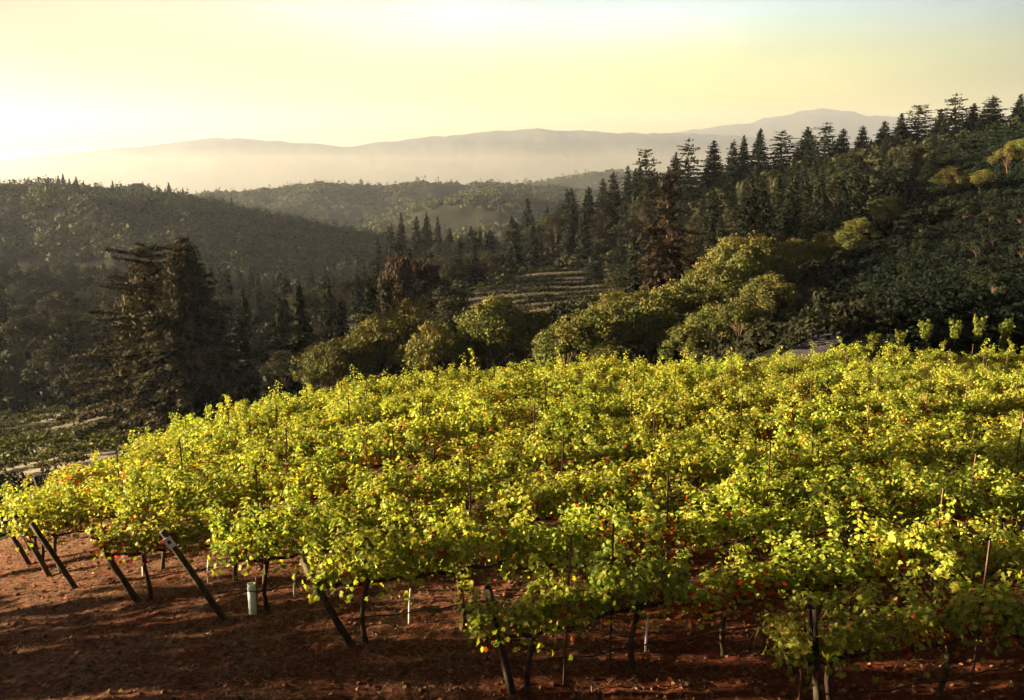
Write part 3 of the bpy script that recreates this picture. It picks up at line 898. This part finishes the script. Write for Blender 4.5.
# shrubs scattered over the dark right hillside
its = []
def mead_ok(X, Y):
    X, Y = np.array([X]), np.array([Y])
    return sd_poly(X, Y, MEADOW)[0] > 4 and Y[0] > 58
for X, Y in pick(60, (58, 190), (740, 1040), 3.5, mead_ok, 9):
    o = put("shrub", SHRUBS[r_.integers(2)], X, Y, r_.uniform(0.5, 1.0), r_.uniform(0, 6.28), "shrub"); its.append(o)
label_run(its, "low dark shrub on the shadowed right hillside, {} from the left", "shrubs on the shadowed right hillside")
# hilltop conifers on the left ridge
its = []
for k, px in enumerate([48, 58, 63, 69, 76, 83, 112, 168, 182, 230, 268]):
    Y = 612 + (k * 37) % 20
    x = u_of(px, 178) * Y
    o = put("fir_tree", FIRS_SMALL[k % 3], x, Y, 0.55 + 0.12 * ((k * 7) % 5) / 2, k * 0.9, "tree"); its.append(o)
label_run(its, "tiny fir on the crest of the left hill, {} from the left", "firs on the left hill crest")

# house on the left hill crest
def build_house():
    Y = 606.0
    x = u_of(137, 180) * Y
    root = empty("house", (x, Y, H1(x, Y) + 3.0), 0.15)
    tag(root, "small pale house with a hipped roof on the crest of the left hill", "house")
    g = Geo(); g.box(-6, 6, -4, 4, -4.5, 3.4); link("wall", g.mesh("wall", M_WALL), root)
    g = Geo()
    v = [(-6.9, -4.9, 3.402), (6.9, -4.9, 3.402), (6.9, 4.9, 3.402), (-6.9, 4.9, 3.402), (-2.6, 0, 6.4), (2.6, 0, 6.4)]
    g.add(v, [(0, 1, 5), (0, 5, 4), (2, 3, 4), (2, 4, 5), (1, 2, 5), (3, 0, 4), (0, 3, 2), (0, 2, 1)])
    rf = link("roof", g.mesh("roof", M_ROOF), root)
    g = Geo(); g.box(3.0, 3.8, -0.4, 0.4, 5.0, 7.2); link("chimney", g.mesh("chimney", M_WALL), rf)
    for wx in (-4, -1.5, 4):
        g = Geo(); g.box(wx - 0.7, wx + 0.7, -4.06, -3.98, 1.0, 2.4); w = link("window", g.mesh("window", M_GLASS), root)
        g = Geo(); g.box(wx - 0.85, wx + 0.85, -4.12, -4.0, 0.82, 0.98); link("sill", g.mesh("sill", M_WALL), w)
    g = Geo(); g.box(1.0, 2.0, -4.06, -3.98, 0.1, 2.3); link("door", g.mesh("door", M_DOOR), root)
build_house()

def build_shed():
    x, y = u_of(594, 272) * 196, 196.0
    root = empty("shed", (x, y, H1(x, y)), -0.2)
    root.scale = (0.6, 0.6, 0.7)
    tag(root, "tiny pale shed at the back edge of the small terraced vineyard", "shed")
    g = Geo(); g.box(-1.7, 1.7, -1.3, 1.3, -0.5, 2.1); link("wall", g.mesh("wall", M_WALL), root)
    g = Geo()
    v = [(-2, -1.6, 2.103), (2, -1.6, 2.103), (2, 1.6, 2.103), (-2, 1.6, 2.103), (-2, 0, 2.9), (2, 0, 2.9)]
    g.add(v, [(0, 1, 5), (0, 5, 4), (2, 3, 4), (2, 4, 5), (1, 2, 5), (3, 0, 4), (0, 3, 2), (0, 2, 1)])
    link("roof", g.mesh("roof", M_ROOF), root)
    g = Geo(); g.box(-0.5, 0.5, -1.36, -1.28, 0.0, 1.9); link("door", g.mesh("door", M_DOOR), root)
build_shed()

# ------------------------------------------------------------------ grapevines
# palmate vine leaf, unit width about 1, petiole at origin, tip along +y, folded along the midrib
_lo = [(0.0, 0.06), (0.22, -0.16), (0.40, -0.02), (0.33, 0.16), (0.56, 0.34), (0.36, 0.48), (0.30, 0.62), (0.16, 0.66), (0.0, 0.95)]
LEAF_V = [(0, 0.30, 0.03)]
for a, b in _lo: LEAF_V.append((a, b, 0.22 * a - 0.18 * max(b - 0.4, 0) ** 1.5 * 1.5))
for a, b in _lo[-2:0:-1]: LEAF_V.append((-a, b, 0.22 * a - 0.18 * max(b - 0.4, 0) ** 1.5 * 1.5))
LEAF_V = np.array(LEAF_V)
nl = len(LEAF_V) - 1
LEAF_F = np.array([(0, 1 + k, 1 + (k + 1) % nl) for k in range(nl)])
LEAF_LOW_V = np.array([(0, -0.05, 0), (0.5, 0.15, 0.1), (0.34, 0.6, 0.02), (0, 0.95, -0.1), (-0.34, 0.6, 0.02), (-0.5, 0.15, 0.1)])
LEAF_LOW_F = np.array([(0, 1, 2), (0, 2, 3), (0, 3, 4), (0, 4, 5)])

GREENS = np.array([(0.27, 0.33, 0.045), (0.33, 0.38, 0.055), (0.44, 0.46, 0.085), (0.16, 0.24, 0.035), (0.39, 0.38, 0.06)])
REDS = np.array([(0.38, 0.045, 0.02), (0.42, 0.11, 0.02), (0.36, 0.19, 0.03), (0.26, 0.03, 0.02)])

def vine_arrays(seed, spacing=1.4, low=False, redness=0.05, vigor=1.0):
    r_ = np.random.default_rng(seed)
    P, N, S, C = [], [], [], []
    canes = Geo()
    nsh = 11 if low else 19
    for k in range(nsh):
        x0 = -spacing * 0.52 + spacing * 1.04 * (k + r_.uniform(0.1, 0.9)) / nsh
        L = r_.uniform(0.75, 1.45) * vigor
        if k % 9 == 4: L = r_.uniform(1.4, 1.8)
        a = r_.normal() * 0.9 + (math.pi / 2 if k % 2 else -math.pi / 2)
        out = np.array([math.cos(a) * 0.6, math.sin(a), 0])
        ns = 12
        q = np.linspace(0, 1, ns)
        rise = r_.uniform(0.85, 1.15)
        flop = r_.uniform(0.2, 1.12)
        pz = 0.93 + L * (rise * q * 0.95 - flop * q ** 2.4 * 0.75)
        po = L * (0.16 * q + 0.55 * flop * q ** 2) * 0.85
        path = np.stack([x0 + out[0] * po, out[1] * po, pz], 1)
        path += np.cumsum(r_.normal(size=path.shape) * 0.012, axis=0)
        if not low:
            canes.tube(path[::2], np.linspace(0.006, 0.003, len(path[::2])), 3, cap=False)
        nlf = int((13 if low else 54) * L)
        ql = r_.uniform(0.08, 1.0, nlf)
        c = np.stack([np.interp(ql, q, path[:, i]) for i in range(3)], 1)
        off = r_.normal(size=(nlf, 3)) * np.array([1, 1, 0.6])
        off /= np.linalg.norm(off, axis=1, keepdims=True)
        p = c + off * r_.uniform(0.03, 0.15, (nlf, 1))
        nrm = off * 0.75 + np.array([0, 0, 0.75]) + r_.normal(size=(nlf, 3)) * 0.4
        P.append(p); N.append(nrm)
        S.append(r_.uniform(0.038, 0.106, nlf) * (1.15 - 0.4 * ql))
        g = GREENS[r_.integers(0, len(GREENS), nlf)] * r_.uniform(0.8, 1.2, (nlf, 1))
        red = r_.random(nlf) < redness * np.where(p[:, 2] < 1.25, 2.4, 0.35)
        g[red] = REDS[r_.integers(0, len(REDS), red.sum())]
        C.append(g)
    # leaves hanging around the fruit zone
    nf = 35 if low else 170
    p = np.stack([r_.uniform(-0.55, 0.55, nf) * spacing, r_.normal(size=nf) * 0.27, r_.uniform(0.82, 1.4, nf)], 1)
    P.append(p); N.append(np.stack([r_.normal(size=nf) * 0.5, np.sign(p[:, 1]) * 0.8, np.full(nf, 0.5)], 1) + r_.normal(size=(nf, 3)) * 0.3)
    S.append(r_.uniform(0.055, 0.098, nf))
    g = GREENS[r_.integers(0, len(GREENS), nf)] * r_.uniform(0.7, 1.1, (nf, 1))
    red = r_.random(nf) < redness * 3.0
    g[red] = REDS[r_.integers(0, len(REDS), red.sum())]
    C.append(g)
    P, N, S, C = np.vstack(P), np.vstack(N), np.concatenate(S), np.vstack(C)
    if low: S = S * 1.3
    tv, tf = (LEAF_LOW_V, LEAF_LOW_F) if low else (LEAF_V, LEAF_F)
    v, f, c = scatter(tv, tf, P, frames(N, r_.uniform(0, 6.28, len(P))), S, C)
    return v, f, c, canes

def vine_meshes(seed, **kw):
    r_ = np.random.default_rng(seed + 900)
    v, f, c, canes = vine_arrays(seed, **kw)
    tr = Geo()
    zz = np.linspace(-0.12, 0.9, 8)
    tw = np.stack([0.035 * np.sin(zz * 5 + seed), 0.035 * np.cos(zz * 4 + seed * 2), zz], 1)
    tr.tube(tw, [0.055, 0.045, 0.038, 0.036, 0.034, 0.036, 0.04, 0.045], 8)
    for s in (-1, 1):
        xs = np.linspace(0, 0.66, 7) * s
        arm = np.stack([xs, 0.02 * np.sin(xs * 9 + seed), 0.88 + 0.05 * np.sqrt(np.abs(xs)) + 0.02 * np.sin(xs * 13)], 1)
        tr.tube(arm, np.linspace(0.036, 0.016, 7), 6)
        for q in range(3):
            a = arm[2 + 2 * q - 1]
            tr.tube([a, a + np.array([0.01 * s, 0.02 * (-1) ** q, 0.09])], [0.014, 0.008], 5)
    trunk_me = tr.mesh("trunk", M_VBARK, True)
    return trunk_me, canes.mesh("cane", M_VBARK), new_mesh("foliage", v, f, M_VINE, c)

SPACING = 1.4
VINES = [vine_meshes(200 + k, spacing=SPACING, redness=(0.02, 0.05, 0.12, 0.04, 0.02, 0.08, 0.04, 0.24, 0.03, 0.05, 0.03, 0.10)[k], vigor=(1.0, 1.05, 0.9, 1.1, 0.95, 1.0, 1.08, 0.9, 1.0, 1.12, 1.0, 0.96)[k]) for k in range(12)]

ROW_D = np.array([math.cos(R(17)), math.sin(R(17))])
ROW_N = np.array([-ROW_D[1], ROW_D[0]])
E2 = np.array([0.0, 10.0])
EDGE_PERP = np.array([-6, -1.75, 0, 2.1, 3.9, 5.8, 7.7, 11.5, 15.4, 20, 26])
EDGE_AL = np.array([8.0, 2.9, 0, -1.94, -3.56, -5.0, -6.3, -7.9, -8.6, -8.2, -4.0])
ROW_GAP = 1.9

rows = []
for k in range(20):
    perp = (k - 1) * ROW_GAP
    al0 = float(np.interp(perp, EDGE_PERP, EDGE_AL))
    rows.append((perp, al0))

vine_list, rest_list, post_list = [], [], []
for k, (perp, al0) in enumerate(rows):
    pe = E2 + ROW_N * perp + ROW_D * al0
    if sd_poly(np.array([pe[0] + 0.6]), np.array([pe[1]]), KNOLL)[0] > -0.2:
        post_list.append((k, pe))
    r_ = np.random.default_rng(500 + k)
    for j in range(45):
        p = E2 + ROW_N * (perp + r_.normal() * 0.05) + ROW_D * (al0 + (0.75 if k == 3 else 0.2) + SPACING * j + r_.normal() * 0.06)
        if sd_poly(np.array([p[0]]), np.array([p[1]]), KNOLL)[0] < 0.15: continue
        px, py = pix_of(p[0], p[1], H1(*p) + 1.2)
        if px < -90 or px > 1110: continue
        if r_.random() < 0.05: continue
        vine_list.append((p[0], p[1], k, j))
vine_list.sort(key=lambda t: math.hypot(t[0], t[1]))
rest_list = vine_list[300:]
vine_list = vine_list[:300]
print("VINES", len(vine_list), "rest", len(rest_list))
ROW_ANG = R(17)
by_row = {}
for t in vine_list: by_row.setdefault(t[2], []).append(t)
ri = 0
for k in sorted(by_row):
    ri += 1
    row = sorted(by_row[k], key=lambda t: t[3])
    for c_, (x, y, _, j) in enumerate(row):
        r_ = np.random.default_rng(7000 + k * 60 + j)
        vi = int(r_.integers(12))
        root = empty("grapevine", (x, y, H1(x, y)), ROW_ANG + (math.pi if r_.random() < 0.5 else 0) + r_.normal() * 0.05)
        s = r_.choice([0.86, 0.95, 1.0, 1.05, 1.12])
        s *= 0.89
        root.scale = (1.0, s * r_.uniform(0.95, 1.15), s)
        tag(root, "leafy grapevine in the %s vineyard row from the front, %s from the row's left end" % (ordinal(ri), ordinal(c_ + 1)), "grapevine", "grapevines in the hilltop rows")
        link("trunk", VINES[vi][0], root)
        link("cane", VINES[vi][1], root)
        link("foliage", VINES[vi][2], root)
if rest_list:
    V, F, C, n0 = [], [], [], 0
    src = [vine_arrays(300 + k, spacing=SPACING, low=False, redness=0.03) for k in range(4)]
    for i, (x, y, k, j) in enumerate(rest_list):
        v, f, c, _ = src[i % 4]
        a = ROW_ANG + (math.pi if i % 3 else 0)
        ca, sa = math.cos(a), math.sin(a)
        vv = np.stack([v[:, 0] * ca - v[:, 1] * sa + x, v[:, 0] * sa + v[:, 1] * ca + y, v[:, 2] + H1(x, y)], 1)
        V.append(vv); F.append(f + n0); C.append(c); n0 += len(v)
    tag(link("far_grapevines", new_mesh("far_grapevines", np.vstack(V), np.vstack(F), M_VINE, np.vstack(C))),
        "grapevines in the farthest rows along the right rear edge of the hilltop vineyard", "grapevines", kind="stuff")

# distant vine blocks
def vine_block(name, label, P, ang, gap, along, spread, seed, tone):
    r_ = np.random.default_rng(seed)
    cx, cyy = P[:, 0].mean(), P[:, 1].mean()
    d = np.array([math.cos(ang), math.sin(ang)]); n_ = np.array([-d[1], d[0]])
    pts = []
    for a in np.arange(-50, 50, gap):
        for b in np.arange(-50, 50, along):
            p = np.array([cx, cyy]) + n_ * (a + 0.9 * math.sin(b * 0.06) + r_.normal() * 0.08) + d * (b + r_.normal() * 0.15)
            if sd_poly(p[:1], p[1:], P)[0] > 0.4 and r_.random() > 0.06: pts.append(p)
    pts = np.array(pts)
    z = H(pts[:, 0], pts[:, 1])
    rr = r_.uniform(0.75, 1.05, len(pts)) * spread
    col = np.tile(tone, (len(pts), 1)) * r_.uniform(0.7, 1.3, (len(pts), 1))
    v, f, c = crown_cloud(pts[:, 0], pts[:, 1], z + 0.75, rr, rr * 0.95, 40, 0.42, col, r_)
    tag(link(name, new_mesh(name, v, f, M_OAK, c)), label, "grapevines", kind="stuff")
vine_block("lower_grapevines", "rows of grapevines on pale soil in the hollow at the far left", PATCH_L, math.atan2(11, 8), 4.4, 0.7, 0.72, 12, (0.08, 0.10, 0.025))
vine_block("terrace_grapevines", "rows of grapevines in the small terraced block amid the dark woods", PATCH_T, R(4), 5.4, 0.7, 0.8, 13, (0.05, 0.06, 0.022))

# young staked vines beyond the road on the right
its = []
def sapling_meshes(seed):
    r_ = np.random.default_rng(seed)
    tr = Geo(); tr.tube([(0, 0, -0.2), (0.02, 0, 0.8), (0.0, 0.03, 1.4)], [0.025, 0.018, 0.008], 6)
    n = 330
    k = r_.integers(0, 5, n)
    q = r_.uniform(0, 1, n)
    a = k * 1.26
    P = np.stack([np.cos(a) * (0.06 + 0.26 * q ** 1.5), np.sin(a) * (0.06 + 0.26 * q ** 1.5), 0.25 + q * (1.25 + 0.12 * np.sin(k * 2.0))], 1)
    P += r_.normal(size=P.shape) * np.array([0.07, 0.07, 0.04])
    N = np.stack([np.cos(a), np.sin(a), np.full(n, 0.6)], 1) + r_.normal(size=(n, 3)) * 0.5
    v, f, c = scatter(LEAF_LOW_V, LEAF_LOW_F, P, frames(N, r_.uniform(0, 6.28, n)), r_.uniform(0.09, 0.16, n), np.array((0.13, 0.15, 0.025))[None] * r_.uniform(0.7, 1.2, (n, 1)))
    return tr.mesh("trunk", M_VBARK), new_mesh("crown", v, f, M_VINE, c)
SAPS = [sapling_meshes(97), sapling_meshes(98), sapling_meshes(99)]
for k, (px, pt, Y) in enumerate([(874, 331, 47), (901, 329, 48), (925, 318, 48.5), (955, 317, 49), (978, 313, 49.5), (1005, 316, 49)]):
    x = u_of(px, 335) * Y
    o = put("young_tree", SAPS[k % 3], x, Y, 1.0, k * 1.1, "young tree")
    h = slope_of(pt) * Y - o.location.z
    o.scale = (0.95, 0.95, max(h, 1.1) / 1.75)
    its.append(o)
label_run(its, "small upright young tree in the row behind the vineyard's right edge, {} from the left", "young trees behind the vineyard")

# ------------------------------------------------------------------ posts, stakes, hoses
def end_post(k, pe, lean_deg, label, with_tag=False, length=1.55, rad=0.05):
    root = empty("end_post", (pe[0], pe[1], H1(pe[0], pe[1])), 0)
    tag(root, label, "post", "leaning wooden end posts")
    lean = R(lean_deg)
    d = np.array([-ROW_D[0] * math.sin(lean), -ROW_D[1] * math.sin(lean), math.cos(lean)])
    g = Geo()
    ts = np.array([-0.35, 0.0, 0.5, 1.0, 1.5, length - 0.01, length])
    rr = rad * np.array([1.1, 1.06, 1.0, 0.98, 0.96, 0.95, 0.86])
    pts = d[None] * ts[:, None]
    pts[:, 0] += 0.008 * np.sin(ts * 4 + k)
    g.tube(pts, rr, 12)
    link("shaft", g.mesh("shaft", M_POST, True), root)
    g = Geo()  # wire wraps
    for zz in (0.55, 0.8):
        c0 = d * zz
        th = np.linspace(0, 6.28, 13)
        ring = np.stack([c0[0] + (rad + 0.008) * np.cos(th), c0[1] + (rad + 0.008) * np.sin(th), np.full(13, c0[2]) + 0.012 * np.sin(th * 1.0)], 1)
        g.tube(ring, 0.004, 4, cap=False)
    link("wire_wrap", g.mesh("wire_wrap", M_STEEL), root)
    if with_tag:
        c0 = d * (length - 0.2)
        side = np.array([0.35, -0.94, 0.0]); side /= np.linalg.norm(side)
        side = side - d * (side @ d); side /= np.linalg.norm(side)
        wv = np.cross(side, d)
        def plate(w, h, off, th_, m, nm, par, dc=0.0):
            g = Geo()
            cc = c0 + side * (rad + off) + d * dc
            v = [cc + wv * sx * w + d * sy * h + side * sz * th_ for sz in (0, 1) for sy in (-1, 1) for sx in (-1, 1)]
            g.add(v, [(0, 2, 3, 1), (4, 5, 7, 6), (0, 1, 5, 4), (2, 6, 7, 3), (0, 4, 6, 2), (1, 3, 7, 5)])
            return link(nm, g.mesh(nm, m), par)
        pl = plate(0.06, 0.09, 0.004, 0.005, M_WHITE, "tag_plate", root)
        plate(0.022, 0.03, 0.0105, 0.003, M_DARKMARK, "printed_mark", pl, 0.01)
    return root

LEANS = [8, 12, 24, 27, 25, 24, 20, 20, 16, 16, 14, 14, 12, 12, 10]
for q, (k, pe) in enumerate(post_list[:14]):
    lab = "leaning weathered end post of the %s vineyard row from the front" % ordinal(q + 1)
    if q == 3: lab = "leaning weathered end post with a small white tag, fourth row from the front"
    end_post(k, pe, LEANS[q], lab, with_tag=(q == 3), length=(0.9, 1.35, 1.4, 1.75, 1.5)[q] if q < 5 else 1.5)

def ground_at_pix(px, py):
    """walk along a view ray to the ground"""
    s, u = slope_of(py), u_of(px, py)
    for Y in np.arange(7.5, 60, 0.05):
        if H1(u * Y, Y) >= s * Y: return u * Y, Y
    return u * 30, 30

WH = [(143, 577, 0.42), (208, 582, 0.42), (294, 598, 0.40), (409, 624, 0.55), (645, 652, 0.55)]
WL = ["white marker stake farthest left under the vine rows", "white marker stake right of the tagged leaning post", "short white marker stake right of the pale grow tube",
      "white marker stake on bare soil left of the front leafy vine", "white marker stake on red soil right of the tall steel stake"]
for (px, py, hh), lab in zip(WH, WL):
    x, y = ground_at_pix(px, py)
    g = Geo()
    g.tube([(0, 0, -0.1), (0.012, 0, hh * 0.5), (0.035, 0, hh)], [0.018, 0.017, 0.016], 8)
    o = link("marker_stake", g.mesh("marker_stake", M_WHITE, True), loc=(x, y, H1(x, y)))
    tag(o, lab, "stake", "white marker stakes")
x, y = ground_at_pix(253, 614)
root = empty("grow_tube", (x, y, H1(x, y)))
tag(root, "pale plastic grow tube standing beneath the vines left of the third end post", "grow tube")
g = Geo()
th = np.linspace(0, 2 * math.pi, 17)[:-1]
for (ra, rb_, z0, z1) in ((0.062, 0.06, -0.05, 0.5),):
    v = [(ra * math.cos(t), ra * math.sin(t), z0) for t in th] + [(rb_ * math.cos(t), rb_ * math.sin(t), z1) for t in th] + \
        [(0.052 * math.cos(t), 0.052 * math.sin(t), z1) for t in th] + [(0.052 * math.cos(t), 0.052 * math.sin(t), z0) for t in th]
    f = [(a + 16 * s, (a + 1) % 16 + 16 * s, (a + 1) % 16 + 16 * (s + 1), a + 16 * (s + 1)) for s in range(3) for a in range(16)]
    g.add(v, f)
link("sleeve", g.mesh("sleeve", M_TUBE, True), root)
g = Geo(); g.tube([(0.075, 0, -0.1), (0.078, 0.0, 0.62)], 0.008, 6); link("support_rod", g.mesh("support_rod", M_STEEL, True), root)

# steel stakes, one every few vines along each row
STK = Geo()
STK.box(-0.014, 0.014, -0.003, 0.003, -0.3, 2.05)
STK.box(-0.003, 0.003, 0.0032, 0.022, -0.3, 2.05)
STK_ME = STK.mesh("metal_stake", M_STEEL)
for ri_, k in enumerate(sorted(by_row)):
    row = sorted(by_row[k], key=lambda t: t[3])
    c_ = 0
    for i, (x, y, _, j) in enumerate(row):
        if (j + k) % 4 == 1:
            c_ += 1
            p = np.array([x, y]) + ROW_D * 0.45
            o = link("metal_stake", STK_ME, loc=(p[0], p[1], H1(*p)))
            o.rotation_euler = (random.uniform(-0.03, 0.03), random.uniform(-0.03, 0.03), ROW_ANG)
            tag(o, "rusty steel trellis stake in the %s row from the front, %s stake from the left" % (ordinal(ri_ + 1), ordinal(c_)), "stake", "steel trellis stakes")
# the tall stake standing clear in front of the vines, and the sunlit one at the front right row end
for px, py, lab, hh in ((610, 668, "tall dark steel stake standing clear beside the front leafy vine", 2.0), (799, 712, "sunlit steel stake at the left end of the nearest vine row", 1.1)):
    x, y = ground_at_pix(px, py)
    o = link("metal_stake", STK_ME, loc=(x, y, H1(x, y)))
    o.scale = (1, 1, hh / 2.05)
    tag(o, lab, "stake", "steel trellis stakes")

# trellis wires of the front rows, from each end post along the stakes
for q, k in enumerate(sorted(by_row)[:6]):
    perp, al0 = rows[k]
    ts = np.concatenate([[al0 - 0.3], np.arange(al0 + 0.7, al0 + 26, 0.7)])
    pts = E2[None] + ROW_N[None] * perp + ROW_D[None] * ts[:, None]
    z = H(pts[:, 0], pts[:, 1]) + 1.18
    z[1:-1] = (z[:-2] + z[1:-1] + z[2:]) / 3
    z[0] = H1(*pts[0]) + 0.8
    g = Geo(); g.tube(np.column_stack([pts + ROW_N[None] * 0.03, z]), 0.0035, 4)
    tag(link("trellis_wire", g.mesh("trellis_wire", M_STEEL, True)), "thin steel trellis wire strung along the %s vineyard row from the front" % ordinal(q + 1), "wire", "trellis wires of the front rows")

# drip hoses strung along the front rows
for q, k in enumerate(sorted(by_row)[:5]):
    perp, al0 = rows[k]
    ts = np.arange(al0, al0 + 26, 0.18)
    pts = E2[None] + ROW_N[None] * perp + ROW_D[None] * ts[:, None]
    z = H(pts[:, 0], pts[:, 1]) + 0.43 - 0.05 * np.abs(np.sin((ts - al0) * math.pi / SPACING / 2))
    pts[:, 0] += 0.02 * np.sin(ts * 3)
    g = Geo(); g.tube(np.column_stack([pts - ROW_N[None] * 0.06, z]), 0.010, 6)
    tag(link("drip_hose", g.mesh("drip_hose", M_BLACK, True)), "black drip hose strung low along the %s vineyard row from the front" % ordinal(q + 1), "hose", "drip hoses along the front rows")

# ------------------------------------------------------------------ litter on the soil
def litter():
    r_ = np.random.default_rng(99)
    n = 80000
    y = r_.uniform(8.6, 24, n); u = r_.uniform(-0.66, 0.66, n); x = u * y
    k = (sd_poly(x, y, KNOLL) > -9)
    x, y = x[k], y[k]
    clump = fbm(x * 0.9, y * 0.9, 3) + 0.15 * r_.normal(size=len(x))
    k = clump > -0.05
    x, y = x[k], y[k]
    z = H(x, y)
    n = len(x)
    tv = np.array([(-0.5, -0.02, 0), (-0.5, 0.02, 0), (0.5, 0.012, 0.1), (0.5, -0.012, 0.1)]); tf = np.array([(0, 1, 2), (0, 2, 3)])
    nrm = np.stack([r_.normal(size=n) * 0.35, r_.normal(size=n) * 0.35, np.ones(n)], 1)
    col = np.array((0.26, 0.175, 0.11))[None] * r_.uniform(0.35, 1.4, (n, 1))
    v, f, c = scatter(tv, tf, np.stack([x, y, z + 0.015], 1), frames(nrm, r_.uniform(0, 6.28, n)), r_.uniform(0.05, 0.2, n), col)
    tag(link("dry_grass", new_mesh("dry_grass", v, f, M_OAK, c)), "dry pale straw strewn over the reddish soil under the vines", "dry grass", kind="stuff")
    n = 7000
    y = r_.uniform(8.6, 30, n); x = r_.uniform(-0.66, 0.66, n) * y
    k = sd_poly(x, y, KNOLL) > -4
    x, y = x[k], y[k]; n = len(x)
    nrm = np.stack([r_.normal(size=n) * 0.4, r_.normal(size=n) * 0.4, np.ones(n)], 1)
    pal = np.array([(0.16, 0.08, 0.045), (0.24, 0.13, 0.06), (0.26, 0.19, 0.09), (0.24, 0.06, 0.03), (0.10, 0.055, 0.035)])
    v, f, c = scatter(LEAF_LOW_V, LEAF_LOW_F, np.stack([x, y, H(x, y) + 0.02], 1), frames(nrm, r_.uniform(0, 6.28, n)), r_.uniform(0.04, 0.09, n), pal[r_.integers(0, 5, n)])
    tag(link("fallen_leaves", new_mesh("fallen_leaves", v, f, M_OAK, c)), "fallen red and brown vine leaves scattered on the soil", "fallen leaves", kind="stuff")
    # clods and small stones
    n = 5000
    y = r_.uniform(8.6, 22, n); x = r_.uniform(-0.66, 0.66, n) * y
    k = sd_poly(x, y, KNOLL) > -8
    x, y = x[k], y[k]; n = len(x)
    t = (1 + 5 ** 0.5) / 2
    ov = np.array([(1, 0, 0), (-1, 0, 0), (0, 1, 0), (0, -1, 0), (0, 0, 0.7), (0, 0, -0.7)], float)
    of = np.array([(0, 2, 4), (2, 1, 4), (1, 3, 4), (3, 0, 4), (2, 0, 5), (1, 2, 5), (3, 1, 5), (0, 3, 5)])
    nrm = np.stack([r_.normal(size=n) * 0.5, r_.normal(size=n) * 0.5, np.ones(n)], 1)
    v, f, c = scatter(ov, of, np.stack([x, y, H(x, y) + 0.005], 1), frames(nrm, r_.uniform(0, 6.28, n)), r_.uniform(0.012, 0.05, n) ** 1.0, np.array((0.16, 0.085, 0.055))[None] * r_.uniform(0.5, 1.5, (n, 1)))
    v = v + r_.normal(size=v.shape) * 0.004
    tag(link("soil_clods", new_mesh("soil_clods", v, f, M_FAR, c)), "reddish soil clods and small stones on the ground", "clods", kind="stuff")
litter()
